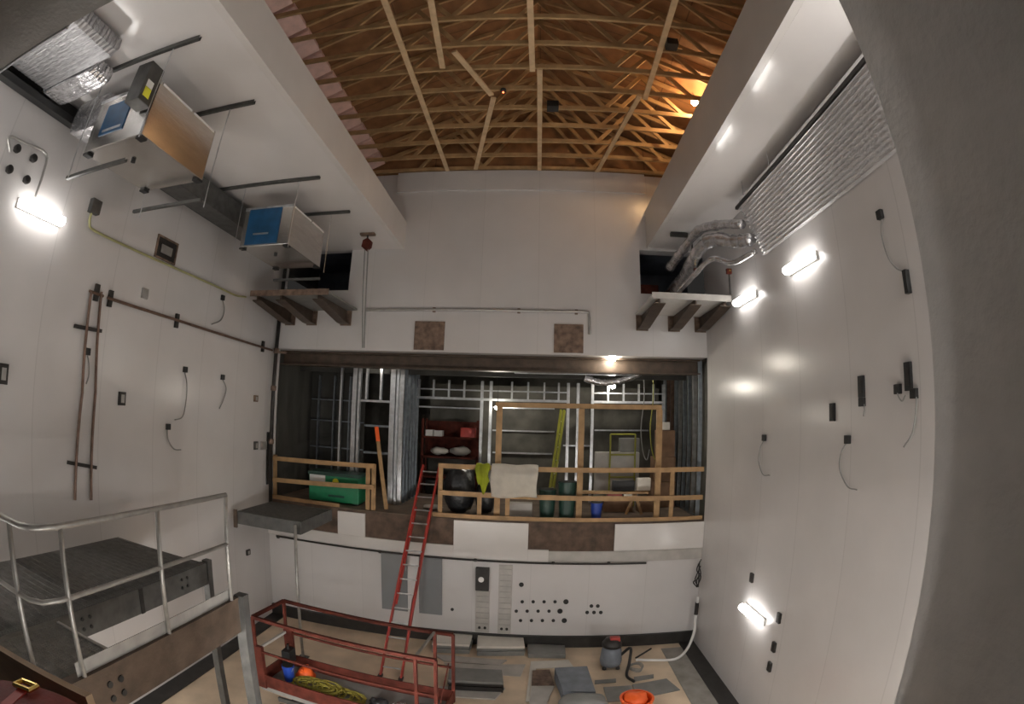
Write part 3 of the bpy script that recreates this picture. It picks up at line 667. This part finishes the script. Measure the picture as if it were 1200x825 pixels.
t = thing('shelf_unit', 'red steel shelf unit behind the left stud opening', 'shelf', (-2.3,13,MZ))
for z in (-.62,-1.15,-1.7): MB().box(-3.05,-1.5,12.95,13.45,z,z+.05).build('shelf_board', M['red'], t)
for x in (-3.02,-1.53):
    for y in (12.97,13.43): MB().box(x-.03,x+.03,y-.02,y+.02,MZ+.02,-.1).build('upright', M['red'], t)
MB().box(-3.0,-1.55,13.46,13.48,-1.1,-.15).build('back_panel', M['red'], t)
bx('carton','carton','white carton on top shelf, left end of red shelf unit',-2.95,-2.75,13.0,13.3,-.565,-.4,'white',.006,'cartons on the red shelf')
bx('carton','carton','white carton on top shelf, second from left end of red shelf unit',-2.72,-2.5,13.0,13.3,-.565,-.41,'white',.006,'cartons on the red shelf')
bx('tool_case','tool case','red tool case on the right of the red top shelf',-2.0,-1.6,13.0,13.3,-.565,-.3,'redrail',.02)
t = thing('rag_pile','pale rags heaped on the middle red shelf','rags',(-2.3,13.2,-1.1))
MB().blob((-2.6,13.2,-.97), .25, .15, .1, 2.2, 16, .15, 2).build('rag', M['cloth'], t, smooth=True)
MB().blob((-2.0,13.2,-.95), .28, .15, .12, 2.2, 16, .15, 5).build('rag', M['greyboard'], t, smooth=True)
bx('tool_chest','tool chest','black chest on the floor under the red shelf unit',-2.9,-1.7,12.9,13.4,MZ+.013,-1.75,'black',.02)
tag(MB().blob((-2.25,10.8,MZ+.07),.22,.14,.055,2.3,16,.1,9).build('rag', M['greyboard'], smooth=True), 'grey rag on the mezzanine floor behind the red ladder', 'rag')
# bulbs on the mezzanine
M['bulb2'] = mat('dim work bulb', (1,.93,.8), .5, var=0, emit=40)
def bulb(p, label, cordto=1.3, bm_='bulb'):
    x, y, z = p
    t = thing('work_bulb', label, 'bulb', p, 'bare work bulbs on the mezzanine')
    MB().lathe((x,y,z), ((.02,-.07),(.06,-.045),(.068,.005),(.03,.06)), n=14).build('glass', M[bm_], t, smooth=True)
    MB().lathe((x,y,z+.06), ((.025,0),(.028,.06),(.01,.08)), n=10).build('socket', M['black'], t)
    MB().tube([(x,y,z+.13),(x+.02,y,cordto)], .006, 6).build('cord', M['black'], t)
p = at(718, 418, 'y', 10.25); bulb((p.x,10.25,p.z-.03), 'bare bulb hanging at the head of the mezzanine opening', 1.31)
p = at(718, 452, 'y', 11.9); bulb((p.x,11.9,p.z), 'bare bulb deeper in, hanging in front of the right stud header')
p = at(583, 477, 'y', 12.2); bulb((p.x,12.2,p.z), 'bare bulb at the left post of the tall pine frame')
bulb((-3.75,10.78,1.08), 'bare bulb under the ceiling by the stud doorway', 1.31, 'bulb2')

# ================================================================ LADDER UP TO THE MEZZANINE
t = thing('extension_ladder', 'red fibreglass extension ladder leaning on the mezzanine edge', 'ladder', (-2.45,8.05,FL))
A, B = Vector((-2.48,8.05,FL)), Vector((-2.22,10.46,-1.1))
for dx in (-.2, .2):
    MB().bar(A+Vector((dx,0,0)), B+Vector((dx*.9,0,0)), .035, .085, up=(0,-1,1)).build('side_rail', M['redrail'], t)
    MB().bar(A+Vector((dx*.82,.06,.0))+ (B-A)*.32, B+Vector((dx*.75,.06,0))+(A-B)*.22, .03, .07, up=(0,-1,1)).build('fly_rail', M['redrail'], t)
    MB().box(A.x+dx-.04, A.x+dx+.04, A.y-.06, A.y+.06, FL, FL+.05, .008).build('foot', M['black'], t)
for k in range(15):
    c = A.lerp(B, (k+.7)/15.2); MB().tube([c+Vector((-.2,0,0)), c+Vector((.2,0,0))], .016).build('rung', M['steel'], t)
MB().tube([A.lerp(B,.55)+Vector((.17,-.05,0)), A.lerp(B,.42)+Vector((.2,-.08,0)), A.lerp(B,.36)+Vector((.16,-.06,0)), A.lerp(B,.1)+Vector((.19,-.05,0))], .012).build('rope', M['redfab'], t)

# ================================================================ STEEL WALKWAYS ON THE LEFT
def grating(x0, x1, y0, y1, z, par, nm='grating'):
    s = MB(); n = int((x1-x0)/.032)
    for k in range(n+1): s.box(x0+k*(x1-x0)/n-.003, x0+k*(x1-x0)/n+.003, y0, y1, z-.03, z)
    n = int((y1-y0)/.1)
    for k in range(n+1): s.box(x0, x1, y0+k*(y1-y0)/n-.004, y0+k*(y1-y0)/n+.004, z-.012, z-.002)
    s.build(nm, M['grate'], par)
def channel_y(x, y0, y1, z0, z1, par, m, out, nm='beam'):
    s = MB(); s.box(x-.006, x+.006, y0, y1, z0, z1)
    a, b = sorted((x+.006*out, x+.09*out)); 
    a, b = sorted((x-.006*out, x-.1*out))
    s.box(a, b, y0, y1, z0, z0+.015); s.box(a, b, y0, y1, z1-.015, z1)
    return s.build(nm, M[m], par)
def boltset(x, y, z, par, d=.055, r=.02):
    for dy in (-d, d):
        for dz in (-d, d): MB().lathe((x, y+dy, z+dz), ((r,.0),(r,.012)), 'x', 10).build('bolt_hole', M['black'], par)
t = thing('walkway', 'upper grey grating walkway along the left wall', 'walkway', (-5.1,3.5,MZ))
grating(-5.97,-4.22,1.3,5.2,MZ,t)
channel_y(-4.2,1.3,5.25,MZ-.31,MZ-.005,t,'darksteel',1)
MB().box(-5.97,-4.21,5.2,5.215,MZ-.3,MZ).build('end_plate', M['brownsteel'], t)
MB().box(-4.194,-4.18,3.9,3.96,MZ-.31,MZ-.005).build('splice_plate', M['blackiron'], t)
boltset(-4.19,4.75,MZ-.15,t); boltset(-4.19,3.05,MZ-.16,t)
MB().box(-4.28,-4.18,5.26,5.36,FL,MZ+.02).build('leg', M['darksteel'], t)
for y in (2.0,3.2,4.4): MB().box(-5.97,-4.21,y,y+.08,MZ-.13,MZ-.031).build('cross_beam', M['darksteel'], t)
t = thing('walkway', 'nearer grey grating walkway under the tubular handrail', 'walkway', (-3.6,2,MZ))
grating(-4.1,-3.14,1.15,2.6,MZ,t)
MB().box(-4.1,-3.14,2.6,2.63,MZ-.12,MZ+.01).build('end_bar', M['rail'], t)
channel_y(-3.0,1.15,4.25,-2.46,-2.075,t,'brownsteel',1)
MB().box(-3.1,-2.985,1.15,4.25,-2.074,-2.05).build('top_flange', M['brownsteel'], t)
boltset(-2.992,2.34,-2.27,t,.065,.03)
MB().box(-3.06,-2.94,4.26,4.38,FL,-2.04).build('leg', M['darksteel'], t)
t = thing('handrail', 'grey tubular handrail on the nearer walkway', 'handrail', (-3.05,1.8,-2.05))
xr, zt, zm = -3.0, -.92, -1.43
MB().tube([(-5.2,1.78,zt),(-3.35,1.78,zt),(-3.15,1.79,zt),(-3.05,1.84,zt),(-3.0,1.98,zt),(xr,2.2,zt),(xr,4.13,zt)], .024, 10).build('top_rail', M['rail'], t, smooth=True)
MB().tube([(-5.2,1.78,zm),(-3.35,1.78,zm),(-3.15,1.79,zm),(-3.05,1.84,zm),(-3.0,1.98,zm),(xr,2.2,zm),(xr,4.13,zm)], .02, 10).build('mid_rail', M['rail'], t, smooth=True)
for x, y in ((xr,2.05),(xr,3.1),(xr,4.13),(-3.3,1.78),(-4.6,1.78)):
    MB().tube([(x,y,-2.047 if x == xr else MZ+.003),(x,y,zt)], .021, 10).build('post', M['rail'], t, smooth=True)
MB().box(-3.03,-3.022,2.0,4.13,-2.047,-1.93).build('toe_board', M['greypipe'], t)
# corner platform
t = thing('corner_platform', 'small grating platform in the far left corner on one post', 'platform', (-5.1,9,MZ))
grating(-5.78,-4.3,8.32,9.78,MZ,t)
MB().box(-5.78,-4.28,8.28,8.315,MZ-.24,MZ+.01).build('front_channel', M['darksteel'], t)
MB().box(-4.295,-4.26,8.28,9.78,MZ-.24,MZ+.01).build('side_channel', M['darksteel'], t)
MB().box(-5.80,-5.72,8.24,8.28,MZ-.32,MZ+.05).build('end_plate', M['brownsteel'], t)
MB().tube([(-4.34,8.2,FL),(-4.34,8.2,MZ-.05)], .03, 10).build('post', M['rail'], t, smooth=True)
MB().box(-4.44,-4.24,8.1,8.3,FL,FL+.015).build('foot_plate', M['darksteel'], t)

# ================================================================ SCISSOR LIFT
a0, d0 = Vector((-3.66,5.5)), Vector((-1.06,5.22))
rz = math.atan2(d0.y-a0.y, d0.x-a0.x)
LL, LW = 2.62, .78
DK, TR = -4.0, -2.9
t = thing('scissor_lift', 'red scissor lift with railed basket parked on the pit floor', 'scissor lift', (a0.x,a0.y,FL), rz=rz)
def B_(nm, mb, m='red', par=None): return mb.build(nm, M[m], par or t, local=True)
dk, tr = DK-FL, TR-FL; mr = dk+.58
B_('platform_deck', MB().box(0,LL,0,LW,dk-.08,dk,.008), 'greymat')
for (nm, a, b) in (('n',(0,0),(LL,0)),('f',(0,LW),(LL,LW)),('l',(0,0),(0,LW))):
    B_('toe_board', MB().bar((*a,dk+.1),(*b,dk+.1),.02,.2))
    B_('mid_rail', MB().bar((*a,mr),(*b,mr),.03,.03) if nm != 'f' else MB().bar((*a,mr),(*b,mr),.03,.03))
    B_('top_rail', MB().bar((*a,tr),(*b,tr),.045,.045))
B_('toe_board', MB().bar((LL,0,dk+.1),(LL,LW,dk+.1),.02,.2))
for x, y in ((0,0),(0,LW),(LL,0),(LL,LW),(LL-.25,0),(LL-.25,LW)):
    B_('post', MB().box(x-.02,x+.02,y-.02,y+.02,dk,tr))
for y in (0, LW): B_('corner_post', MB().box(-.03,.12,y-.03,y+.03,dk-.02,mr+.08))
B_('gate_bar', MB().bar((LL-.25,0,tr+.005),(LL-.25,LW,tr+.005),.03,.03), 'rail')
B_('gate_bar', MB().bar((0,0,mr),(0,LW,mr),.035,.035), 'greyboard')
B_('gate_bar', MB().bar((LL-.02,.02,dk+.1),(LL-.02,LW*.8,mr+.15),.015,.015))
B_('chassis', MB().box(.15,LL-.2,.0,LW,.2,.52,.03), 'red')
for k in range(3):
    z = .54+.13*k
    for y in (.06, LW-.06): 
        B_('scissor_arm', MB().bar((.25,y,z),(LL-.35,y,z+.12),.04,.07), 'darksteel')
for x in (.42, LL-.5):
    for y in (.06, LW-.06): B_('wheel', MB().lathe((x,y,.19), ((.12,-.06),(.185,-.05),(.19,0),(.185,.05),(.12,.06)), 'y', 22), 'black')
lift_M = Matrix.Translation((a0.x,a0.y,FL)) @ Matrix.Rotation(rz, 4, 'Z')
def onlift(x, y, z=0): return lift_M @ Vector((x, y, dk+z))
p = onlift(.42,.58,.004); c_ = thing('hard_hat', 'orange hard hat in the far left corner of the lift basket', 'hard hat', p)
MB().lathe(p, ((.15,0),(.155,.015),(.125,.02),(.12,.07),(.09,.12),(.04,.15),(.01,.155)), n=22).build('shell', M['orange'], c_, smooth=True)
MB().box(p.x-.02,p.x+.02,p.y-.1,p.y+.1,p.z+.12,p.z+.16,.01).build('ridge', M['orange'], c_)
p = onlift(.3,.33,.004); bucket(p.x-.02,p.y+.02,p.z,.09,.26,'bluep','blue plastic pail on the lift deck at its left end','pail')
# heap of yellow rope
rnd = random.Random(4); pts = []
for k in range(260):
    a = k*.52; r = .06+.16*abs(math.sin(k*.173))
    pts.append(onlift(.95 + .28*math.sin(k*.023+.4) + r*1.5*math.cos(a), .30 + r*.8*math.sin(a), .022+.10*(k/260)*abs(math.cos(k*.31))))
tag(MB().tube(pts, .013, 6).build('rope', M['olive'], smooth=True), 'tangled heap of dull yellow rope on the lift deck', 'rope')
for i, (x, y, m, nm, lab) in enumerate(((2.05,.25,'foil2','foil_bag','shiny crumpled foil bag on the right end of lift deck'),(2.33,.3,'foil2','foil_bag','second shiny crumpled foil bag beside the gate of the lift'),(1.75,.25,'bagblk','cloth_bag','dark cloth bag on the lift deck next to the foil bags'))):
    p = onlift(x, y, .095); tag(MB().blob(p, .13, .1, .075, 2.3, 18, .18, i+11).build(nm, M[m], smooth=True), lab, 'bag')
p = onlift(.15,.12); 
cb = thing('control_box', 'black lift control box hung at the left end of basket', 'control box', onlift(.12,.5,.3))
q = onlift(.12,.62,.25); MB().box(q.x-.07,q.x+.07,q.y-.1,q.y+.1,q.z-.1,q.z+.12,.012).build('case', M['black'], cb); MB().lathe((q.x,q.y,q.z+.12), ((.02,0),(.015,.06),(.02,.09)), n=10).build('joystick', M['black'], cb)

# ================================================================ PIT FLOOR CLUTTER
def slab_at(name, label, cat, corners, z0, th, m, group=None, parent=None):
    """flat sheet from its floor outline"""
    pts = [(c.x, c.y) for c in corners]
    o = MB().prism(pts, 'z', z0, z0+th).build(name, M[m])
    return tag(o, label, cat, group)
def quad(pxs, z): return [at(px, py, 'z', z) for px, py in pxs]
def stack(label, pxs, n, top, under, zb=0.):
    c = quad(pxs, FL+n*.06)
    t = thing('tile_stack', label, 'tile stack', (c[0].x,c[0].y,FL), 'stacks of floor tiles')
    for k in range(n):
        j = .012*math.sin(k*2.1)
        MB().prism([(q.x+j, q.y-j) for q in c], 'z', FL+zb+k*.06, FL+zb+k*.06+.052).build('panel', M[top if k == n-1 else under], t)
stack('pale topped stack of panels under the far wall beside the ladder', ((513,741),(554,743),(550,755),(506,753)), 4, 'tile', 'greymat')
stack('pale topped stack of panels right of the other, farther from the ladder', ((560,744),(613,745),(615,757),(559,757)), 4, 'tile', 'greymat')
stack('dark stack of grey panels in the middle of the pit floor', ((527,782),(588,785),(590,800),(525,797)), 4, 'greymat', 'blackiron', .014)
slab_at('wall_board', 'light grey board lying in front of the pale panel stacks', 'board', quad(((508,766),(594,773),(585,779),(520,774)), FL+.03), FL, .03, 'greyboard')
slab_at('wall_board', 'second light grey board, partly under the dark panel stack', 'board', quad(((520,776),(616,778),(610,792),(530,786)), FL+.02), FL, .012, 'greyboard')
slab_at('wall_board', 'wide light grey board at the bottom edge beside the lift', 'board', quad(((515,804),(592,806),(580,819),(535,816),(520,824),(512,812)), FL+.03), FL, .03, 'greyboard')
slab_at('grating_panel', 'dark grating panel lying flat under the far wall', 'grating panel', quad(((618,754),(662,756),(663,767),(619,766)), FL+.1), FL, .1, 'greymat')
slab_at('plywood_sheet', 'tan plywood sheet with paper edges lying in the middle of the floor', 'plywood', quad(((622,775),(666,773),(672,781),(628,783),(622,822),(616,822)), FL+.02), FL, .02, 'tile')
slab_at('grey_sheet', 'brownish grey sheet on the plywood beside the blue tarpaulin', 'sheet', quad(((624,785),(644,784),(650,802),(623,802)), FL+.05), FL+.02, .02, 'rust')
slab_at('foam_sheet', 'pale grey sheet below the brownish one at the bottom edge', 'sheet', quad(((623,803),(650,803),(640,825),(620,825)), FL+.05), FL+.02, .02, 'greyboard')
p = quad(((650,783),(688,781),(698,811),(660,810)), FL+.25)
cx_, cy_ = sum(q.x for q in p)/4, sum(q.y for q in p)/4
tp = thing('tarpaulin', 'folded blue grey tarpaulin bundle on the pit floor', 'tarpaulin', (cx_,cy_,FL))
MB().prism([(q.x,q.y) for q in p], 'z', FL+.02, FL+.26).build('fold', M['bluegrey'], tp)
MB().blob((cx_+.1,cy_-.75,FL+.17), .4, .22, .16, 3, 24, .06, 5).build('loose_end', M['greymat'], tp, smooth=True)
t = thing('vacuum_cleaner', 'grey and red shop vacuum standing on floor under the far wall', 'vacuum cleaner', (1.66,9.0,FL))
MB().lathe((1.64,9.0,FL+.08), ((.2,0),(.22,.1),(.2,.32),(.17,.42)), n=22).build('tank', M['bluegrey'], t, smooth=True)
MB().lathe((1.64,9.0,FL+.5), ((.2,0),(.2,.06),(.14,.16),(.05,.18)), n=22).build('motor_head', M['blackiron'], t, smooth=True)
MB().box(1.58,1.78,8.9,9.02,FL+.62,FL+.72,.03).build('red_handle', M['redrail'], t)
for k in range(4):
    a = PI/4+k*PI/2; MB().lathe((1.64+.19*math.cos(a),9.0+.19*math.sin(a),FL+.04), ((.03,-.04),(.04,0),(.03,.04)), 'x', 12).build('caster', M['black'], t)
MB().tube(smooth_path([(1.82,8.95,FL+.3),(1.98,8.85,FL+.5),(1.98,8.8,FL+.2),(1.9,8.55,FL+.03),(2.0,8.3,FL+.03)], 6), .03).build('hose', M['black'], t, smooth=True)
t = thing('wire_coil', 'coil of pale wire on the floor beside the shop vacuum', 'wire coil', (2.1,8.85,FL))
for k in range(4): MB().tube([(2.12+(.13+.01*k)*math.cos(a), 8.85+(.16-.01*k)*math.sin(a), FL+.02+.02*k+.02*math.sin(a*2)) for a in [2*PI*j/24 for j in range(24)]], .007, 6, True).build('turn', M['cable'], t)
slab_at('floor_mat', 'left ribbed grey mat half under the orange bucket', 'mat', quad(((707,805),(740,803),(745,820),(712,822)), FL+.02), FL, .02, 'greymat', 'grey ribbed mats')
slab_at('floor_mat', 'right ribbed grey mat beside the orange bucket', 'mat', quad(((741,802),(781,795),(797,808),(747,818)), FL+.02), FL, .02, 'greymat', 'grey ribbed mats')
slab_at('board_strip', 'narrow grey strip lying between vacuum and the ribbed mats', 'board', quad(((697,797),(722,795),(722,799),(697,801)), FL+.02), FL, .02, 'greymat')
slab_at('board_strip', 'narrow grey strip lying right of the shop vacuum', 'board', quad(((743,793),(766,790),(766,794),(743,798)), FL+.02), FL, .02, 'greymat')
p = at(746, 822, 'z', FL+.25)
b = thing('orange_bucket', 'bright orange bucket tipped open on the pit floor', 'bucket', (p.x,p.y,FL))
MB().lathe((p.x,p.y,FL), ((.2,0),(.26,.3),(.275,.3),(.275,.27),(.29,.33),(.25,.335),(.2,.1)), n=26).build('body', M['orange'], b, smooth=False)
MB().blob((p.x-.02,p.y,FL+.30), .2, .19, .12, 2.2, 20, .12, 3).build('bundled_cloth', M['orange'], b, smooth=True)
t = thing('drain_hose', 'white plastic pipe down the right corner and across the floor', 'pipe', (3.4,9.7,FL))
MB().tube(smooth_path([Rw(818,700,.1),Rw(815,725,.1),(3.5,9.55,-4.6),(3.3,9.3,-4.86),(3.0,9.1,FL+.035),(2.5,9.15,FL+.03),(2.2,9.2,FL+.03)], 5), .03, 10).build('tube', M['white'], t, smooth=True)
MB().tube([Rw(817,706,.1), Rw(815.5,720,.1)], .045, 10).build('coupling', M['blackiron'], t)
t = thing('cable_bundle', 'tangle of dark cables low in the far right corner', 'cables', (3.55,9.8,-3.6))
for k in range(5):
    MB().tube(smooth_path([(3.60-.03*(k % 3),9.85,-2.98-.05*k),(3.5+.05*(k % 3),9.8,-3.2-.05*k),(3.60-.04*k,9.78,-3.35-.03*k),(3.56+.03*(k % 2),9.85,-3.62)], 5), .012, 6).build('cable', M['blackiron'], t)
tag(MB().tube([Fl(745,771,.02), Fl(763,760,.05)], .02).build('rod', M['blackiron']), 'short dark rod on the floor right of the vacuum', 'rod')

# ================================================================ LEFT WALL FITTINGS
t = thing('pipe_run', 'pair of brown pipes rising up the left wall', 'pipe', L(100,340))
for px0, px1 in ((107,88),(119,107)):
    a, b = L(px0, 342, .06), L(px1, 586, .06); MB().tube([a, L((px0+px1)/2 - 1, 460, .06), b], .022).build('riser', M['copper'], t)
for py, xa, xb in ((385,88,119),(545,80,113)):
    a, b = L(xa, py-3, .04), L(xb, py+3, .04); MB().bar((XL+.03,a.y,a.z),(XL+.03,b.y,b.z),.05,.05).build('strut', M['blackiron'], t)
p = L(112,343); MB().box(XL+.002,XL+.05,p.y-.04,p.y+.04,p.z-.12,p.z+.12,.006).build('clamp', M['blackiron'], t)
MB().tube([L(105,341,.06), L(121,347,.06)], .022).build('top_pipe', M['copper'], t)
t = thing('pipe_run', 'long brown pipe along the left wall to the corner pole', 'pipe', L(112,343))
MB().tube([L(126,349,.06), L(207,375,.06), L(319,410.5,.06)], .024).build('tube', M['copper'], t)
for px, py in ((128,350),(206,376),(307,406)):
    p = L(px, py); MB().box(XL+.002,XL+.05,p.y-.04,p.y+.04,p.z-.12,p.z+.12,.006).build('clamp', M['blackiron'], t)
t = thing('corner_pole', 'tall black pipe standing up the far left corner', 'pole', (-5.86,9.86,MZ))
MB().tube([(-5.86,9.86,MZ-.2),(-5.86,9.86,3.2)], .045, 10).build('tube', M['blackiron'], t, smooth=True)
for z in (1.25,.4,-.8): MB().lathe((-5.86,9.86,z), ((.05,-.06),(.065,-.04),(.065,.04),(.05,.06)), n=12).build('coupling', M['rust'], t)
MB().tube([(-5.86,9.86,1.22),(-5.6,9.9,1.22)], .03).build('branch', M['rust'], t)
tag(MB().box(-6+.0,-5.97,9.88,9.97,-1.8,-.6).build('corner_strip', M['black']), 'black strip down the left wall beside corner pole', 'strip')
t = thing('wall_conduit', 'yellowish conduit bending down and along the left wall', 'conduit', L(108,243))
MB().tube(smooth_path([L(107,250,.05),L(105,262,.05),L(112,271,.05),L(160,294,.05),L(205,314,.05),L(250,334,.05),L(276,346,.05),L(288,348,.05)], 4), .02).build('tube', M['conduit'], t)
p = L(109,243); MB().box(XL,XL+.1,p.y-.09,p.y+.09,p.z-.1,p.z+.1,.01).build('junction_box', M['darksteel'], t)
a, b = L(182,276), L(208,308)
t = thing('wall_recess_box', 'open square recess box in the left wall above the brown pipe', 'wall box', a)
y0_, y1_, z0_, z1_ = 5.68, 6.16, 2.2, 2.52
s = MB(); s.box(XL,XL+.03,y0_-.03,y0_,z0_-.03,z1_+.03); s.box(XL,XL+.03,y1_,y1_+.03,z0_-.03,z1_+.03); s.box(XL,XL+.03,y0_,y1_,z0_-.03,z0_); s.box(XL,XL+.03,y0_,y1_,z1_,z1_+.03)
s.build('rim', M['rust'], t)
MB().box(XL,XL+.012,y0_,y1_,z0_,z1_).build('back', M['blackiron'], t)
MB().box(XL+.012,XL+.03,y0_+.1,y1_-.1,z0_+.08,z1_-.1,.005).build('fitting', M['greypipe'], t)
t = thing('wall_bracket', 'bent tube bracket with four black knobs above the left strip light', 'bracket', L(30,180))
MB().tube(smooth_path([L(12,178,.05),L(11,160,.05),L(30,168,.05),L(54,180,.05),L(50,205,.05),L(41,231,.05)], 4), .018).build('bent_tube', M['greypipe'], t)
for px, py in ((17,176),(36,187),(8,200),(28,212)):
    p = L(px, py); MB().lathe((XL,p.y,p.z), ((.025,0),(.03,.05),(.055,.06),(.055,.1),(.03,.11)), 'x', 12).build('knob', M['blackiron'], t)
def wall_box(pos, side, label, h=.1, m='blackiron', w_=.07):
    t = thing('outlet_box', label, 'outlet box', pos)
    a, b = (XL, XL+.04) if side == 'L' else (XR-.04, XR)
    MB().box(a, b, pos.y-w_, pos.y+w_, pos.z-h, pos.z+h, .006).build('box', M[m], t)
    c, d = (XL+.0405, XL+.046) if side == 'L' else (XR-.046, XR-.0405)
    MB().box(c, d, pos.y-w_*.5, pos.y+w_*.5, pos.z-h*.6, pos.z+h*.6).build('cover', M['greypipe' if side == 'L' else 'blackiron'], t)
wall_box(L(3,438),'L','outlet box at the left edge of the left wall', .12)
wall_box(L(142,467),'L','outlet box on left wall right of the paired brown pipes')
wall_box(L(169,344),'L','outlet box on left wall above the long brown pipe', .08, 'greypipe')
wall_box(L(299,467),'L','small outlet box on left wall beside the corner pole', .07, 'rust')
wall_box(L(299,522),'L','lower left outlet box beside the corner pole', .09, 'darksteel')
wall_box(L(308,522),'L','lower right outlet box beside the corner pole', .09, 'greypipe', .12)
wall_box(L(290,647),'L','tiny box on left wall below the corner platform', .06)
def wall_cable(pts, side, label):
    f = L if side == 'L' else Rw
    P = [f(*pts[0])] + [f(px, py, .05) for px, py in pts[1:]]
    t = thing('loose_cable', label, 'cable', P[0])
    MB().tube(smooth_path(P, 6), .009 if side == 'R' else .011, 6).build('wire', M['cable'], t)
    p = P[0]; a, b = (XL, XL+.05) if side == 'L' else (XR-.05, XR)
    MB().box(a, b, p.y-.045, p.y+.045, p.z-.05, p.z+.05, .008).build('grommet', M['black'], t)
    return t
wall_cable(((216,433),(219,450),(218,470),(214,488),(205,492)),'L','cable hanging in a hook from the left wall below long brown pipe')
wall_cable(((260,442),(265,455),(262,468),(257,479)),'L','short cable loop on the left wall nearest the corner pole')
wall_cable(((260,349),(263,362),(259,375),(248,380)),'L','curled cable on left wall under the end of yellowish conduit')
wall_cable(((101.5,412),(104,425),(104,440),(101,450)),'L','cable hanging behind the paired brown pipes')
wall_cable(((196,500),(197,515),(204,526),(212,527)),'L','thin loop of cable low on the left wall')
wall_cable(((1033,252),(1033,275),(1040,300),(1050,314),(1058,318)),'R','cable curving to a plug at top of the right wall')
p = Rw(1062,330,.04); tag(MB().box(XR-.06,XR,p.y-.03,p.y+.03,p.z-.12,p.z+.12,.008).build('plug', M['black']), 'black plug at the end of the upper right wall cable', 'plug')
wall_cable(((1073,461),(1074,470),(1073,485),(1069,508),(1059,524)),'R','long cable hanging from the box at the right wall edge')
wall_cable(((1054,456),(1052,462),(1057,470),(1061,463)),'R','small coiled loop beside the right wall edge box')
wall_cable(((897,513),(891,525),(889,540),(894,556),(902,557)),'R','short cable hook on the right wall nearest the mezzanine')
wall_cable(((995,515),(986,530),(984,550),(993,570),(1004,574)),'R','curved cable low in the middle of right wall')
wall_cable(((1012,471),(1013,478),(1012,488)),'R','faint straight cable under the upper box on right wall')
wall_box(Rw(1011,453,),'R','tall outlet box on right wall above the glossy streak', .12, 'black', .05)
wall_box(Rw(977,483),'R','outlet box at the end of the glossy streak on right wall', .11, 'black', .05)
wall_box(Rw(1066,441),'R','outlet box near the edge of right wall', .14, 'black', .05)
for (px, py, lab) in ((882,677,'small box above the low strip light on right wall'),(914,724,'small box right of the low strip light on right wall'),(908,758,'middle small box below the low strip light'),(903,781,'lowest small box below the low strip light')):
    wall_box(Rw(px,py),'R',lab,.08,'blackiron',.05)

# ================================================================ ON THE NEAR SILL
t = thing('plank', 'tan plank standing on the near sill behind the red bag', 'plank', (-1.5,.85,-1.3))
MB().bar((-2.15,.86,-1.16),(-1.25,.86,-1.055),.03,.25).build('board', M['tan'], t)
t = thing('canvas_bag', 'round dark red canvas bag with brass buckle at lower left', 'bag', (-1.25,.42,-1.32))
MB().lathe((-1.25,.42,-1.315), ((.34,0),(.385,.03),(.40,.15),(.40,.33),(.385,.38),(.35,.405),(.2,.42),(.01,.425)), n=40).build('bag', M['redfab'], t, smooth=True)
MB().bar((-1.40,.70,-.905),(-1.23,.3,-.886),.035,.012).build('strap', M['redrail'], t)
MB().tube([(-1.43,.71,-.895),(-1.37,.73,-.895),(-1.36,.69,-.89),(-1.42,.67,-.89)], .009, 6, True).build('buckle', M['brass'], t)

# ================================================================ lift everything to floor = 0
for o in bpy.data.objects:
    if o.parent is None: o.location.z += Z0
# ================================================================ CAMERA, WORLD, VIEW
cd = bpy.data.cameras.new('camera'); cam = bpy.data.objects.new('camera', cd); C.objects.link(cam)
cd.type = 'PANO'; cd.panorama_type = 'FISHEYE_LENS_POLYNOMIAL'
cd.sensor_width = 36; cd.sensor_fit = 'HORIZONTAL'; cd.sensor_height = 36*825/1200
cd.fisheye_fov = math.radians(179)
cd.fisheye_polynomial_k0 = 0; cd.fisheye_polynomial_k1 = -1200/36/F_PX
cd.fisheye_polynomial_k2 = 0; cd.fisheye_polynomial_k3 = 0; cd.fisheye_polynomial_k4 = 0
cd.clip_start = .02
m = Matrix((CAMR[0], CAMR[1], -CAMR[2])).transposed().to_4x4(); m.translation = (0,0,Z0)
cam.matrix_world = m
sc = bpy.context.scene; sc.camera = cam
wd = bpy.data.worlds.new('world'); sc.world = wd; wd.use_nodes = True
wd.node_tree.nodes['Background'].inputs[0].default_value = (1,.95,.9,1)
wd.node_tree.nodes['Background'].inputs[1].default_value = .02
sc.view_settings.view_transform = 'Standard'; sc.view_settings.look = 'None'
sc.view_settings.gamma = 1; sc.view_settings.use_curve_mapping = False
sc.view_settings.exposure = .07
try:
    sc.cycles.use_denoising = True; sc.cycles.max_bounces = 8; sc.cycles.diffuse_bounces = 6; sc.cycles.sample_clamp_indirect = 8
except Exception: pass
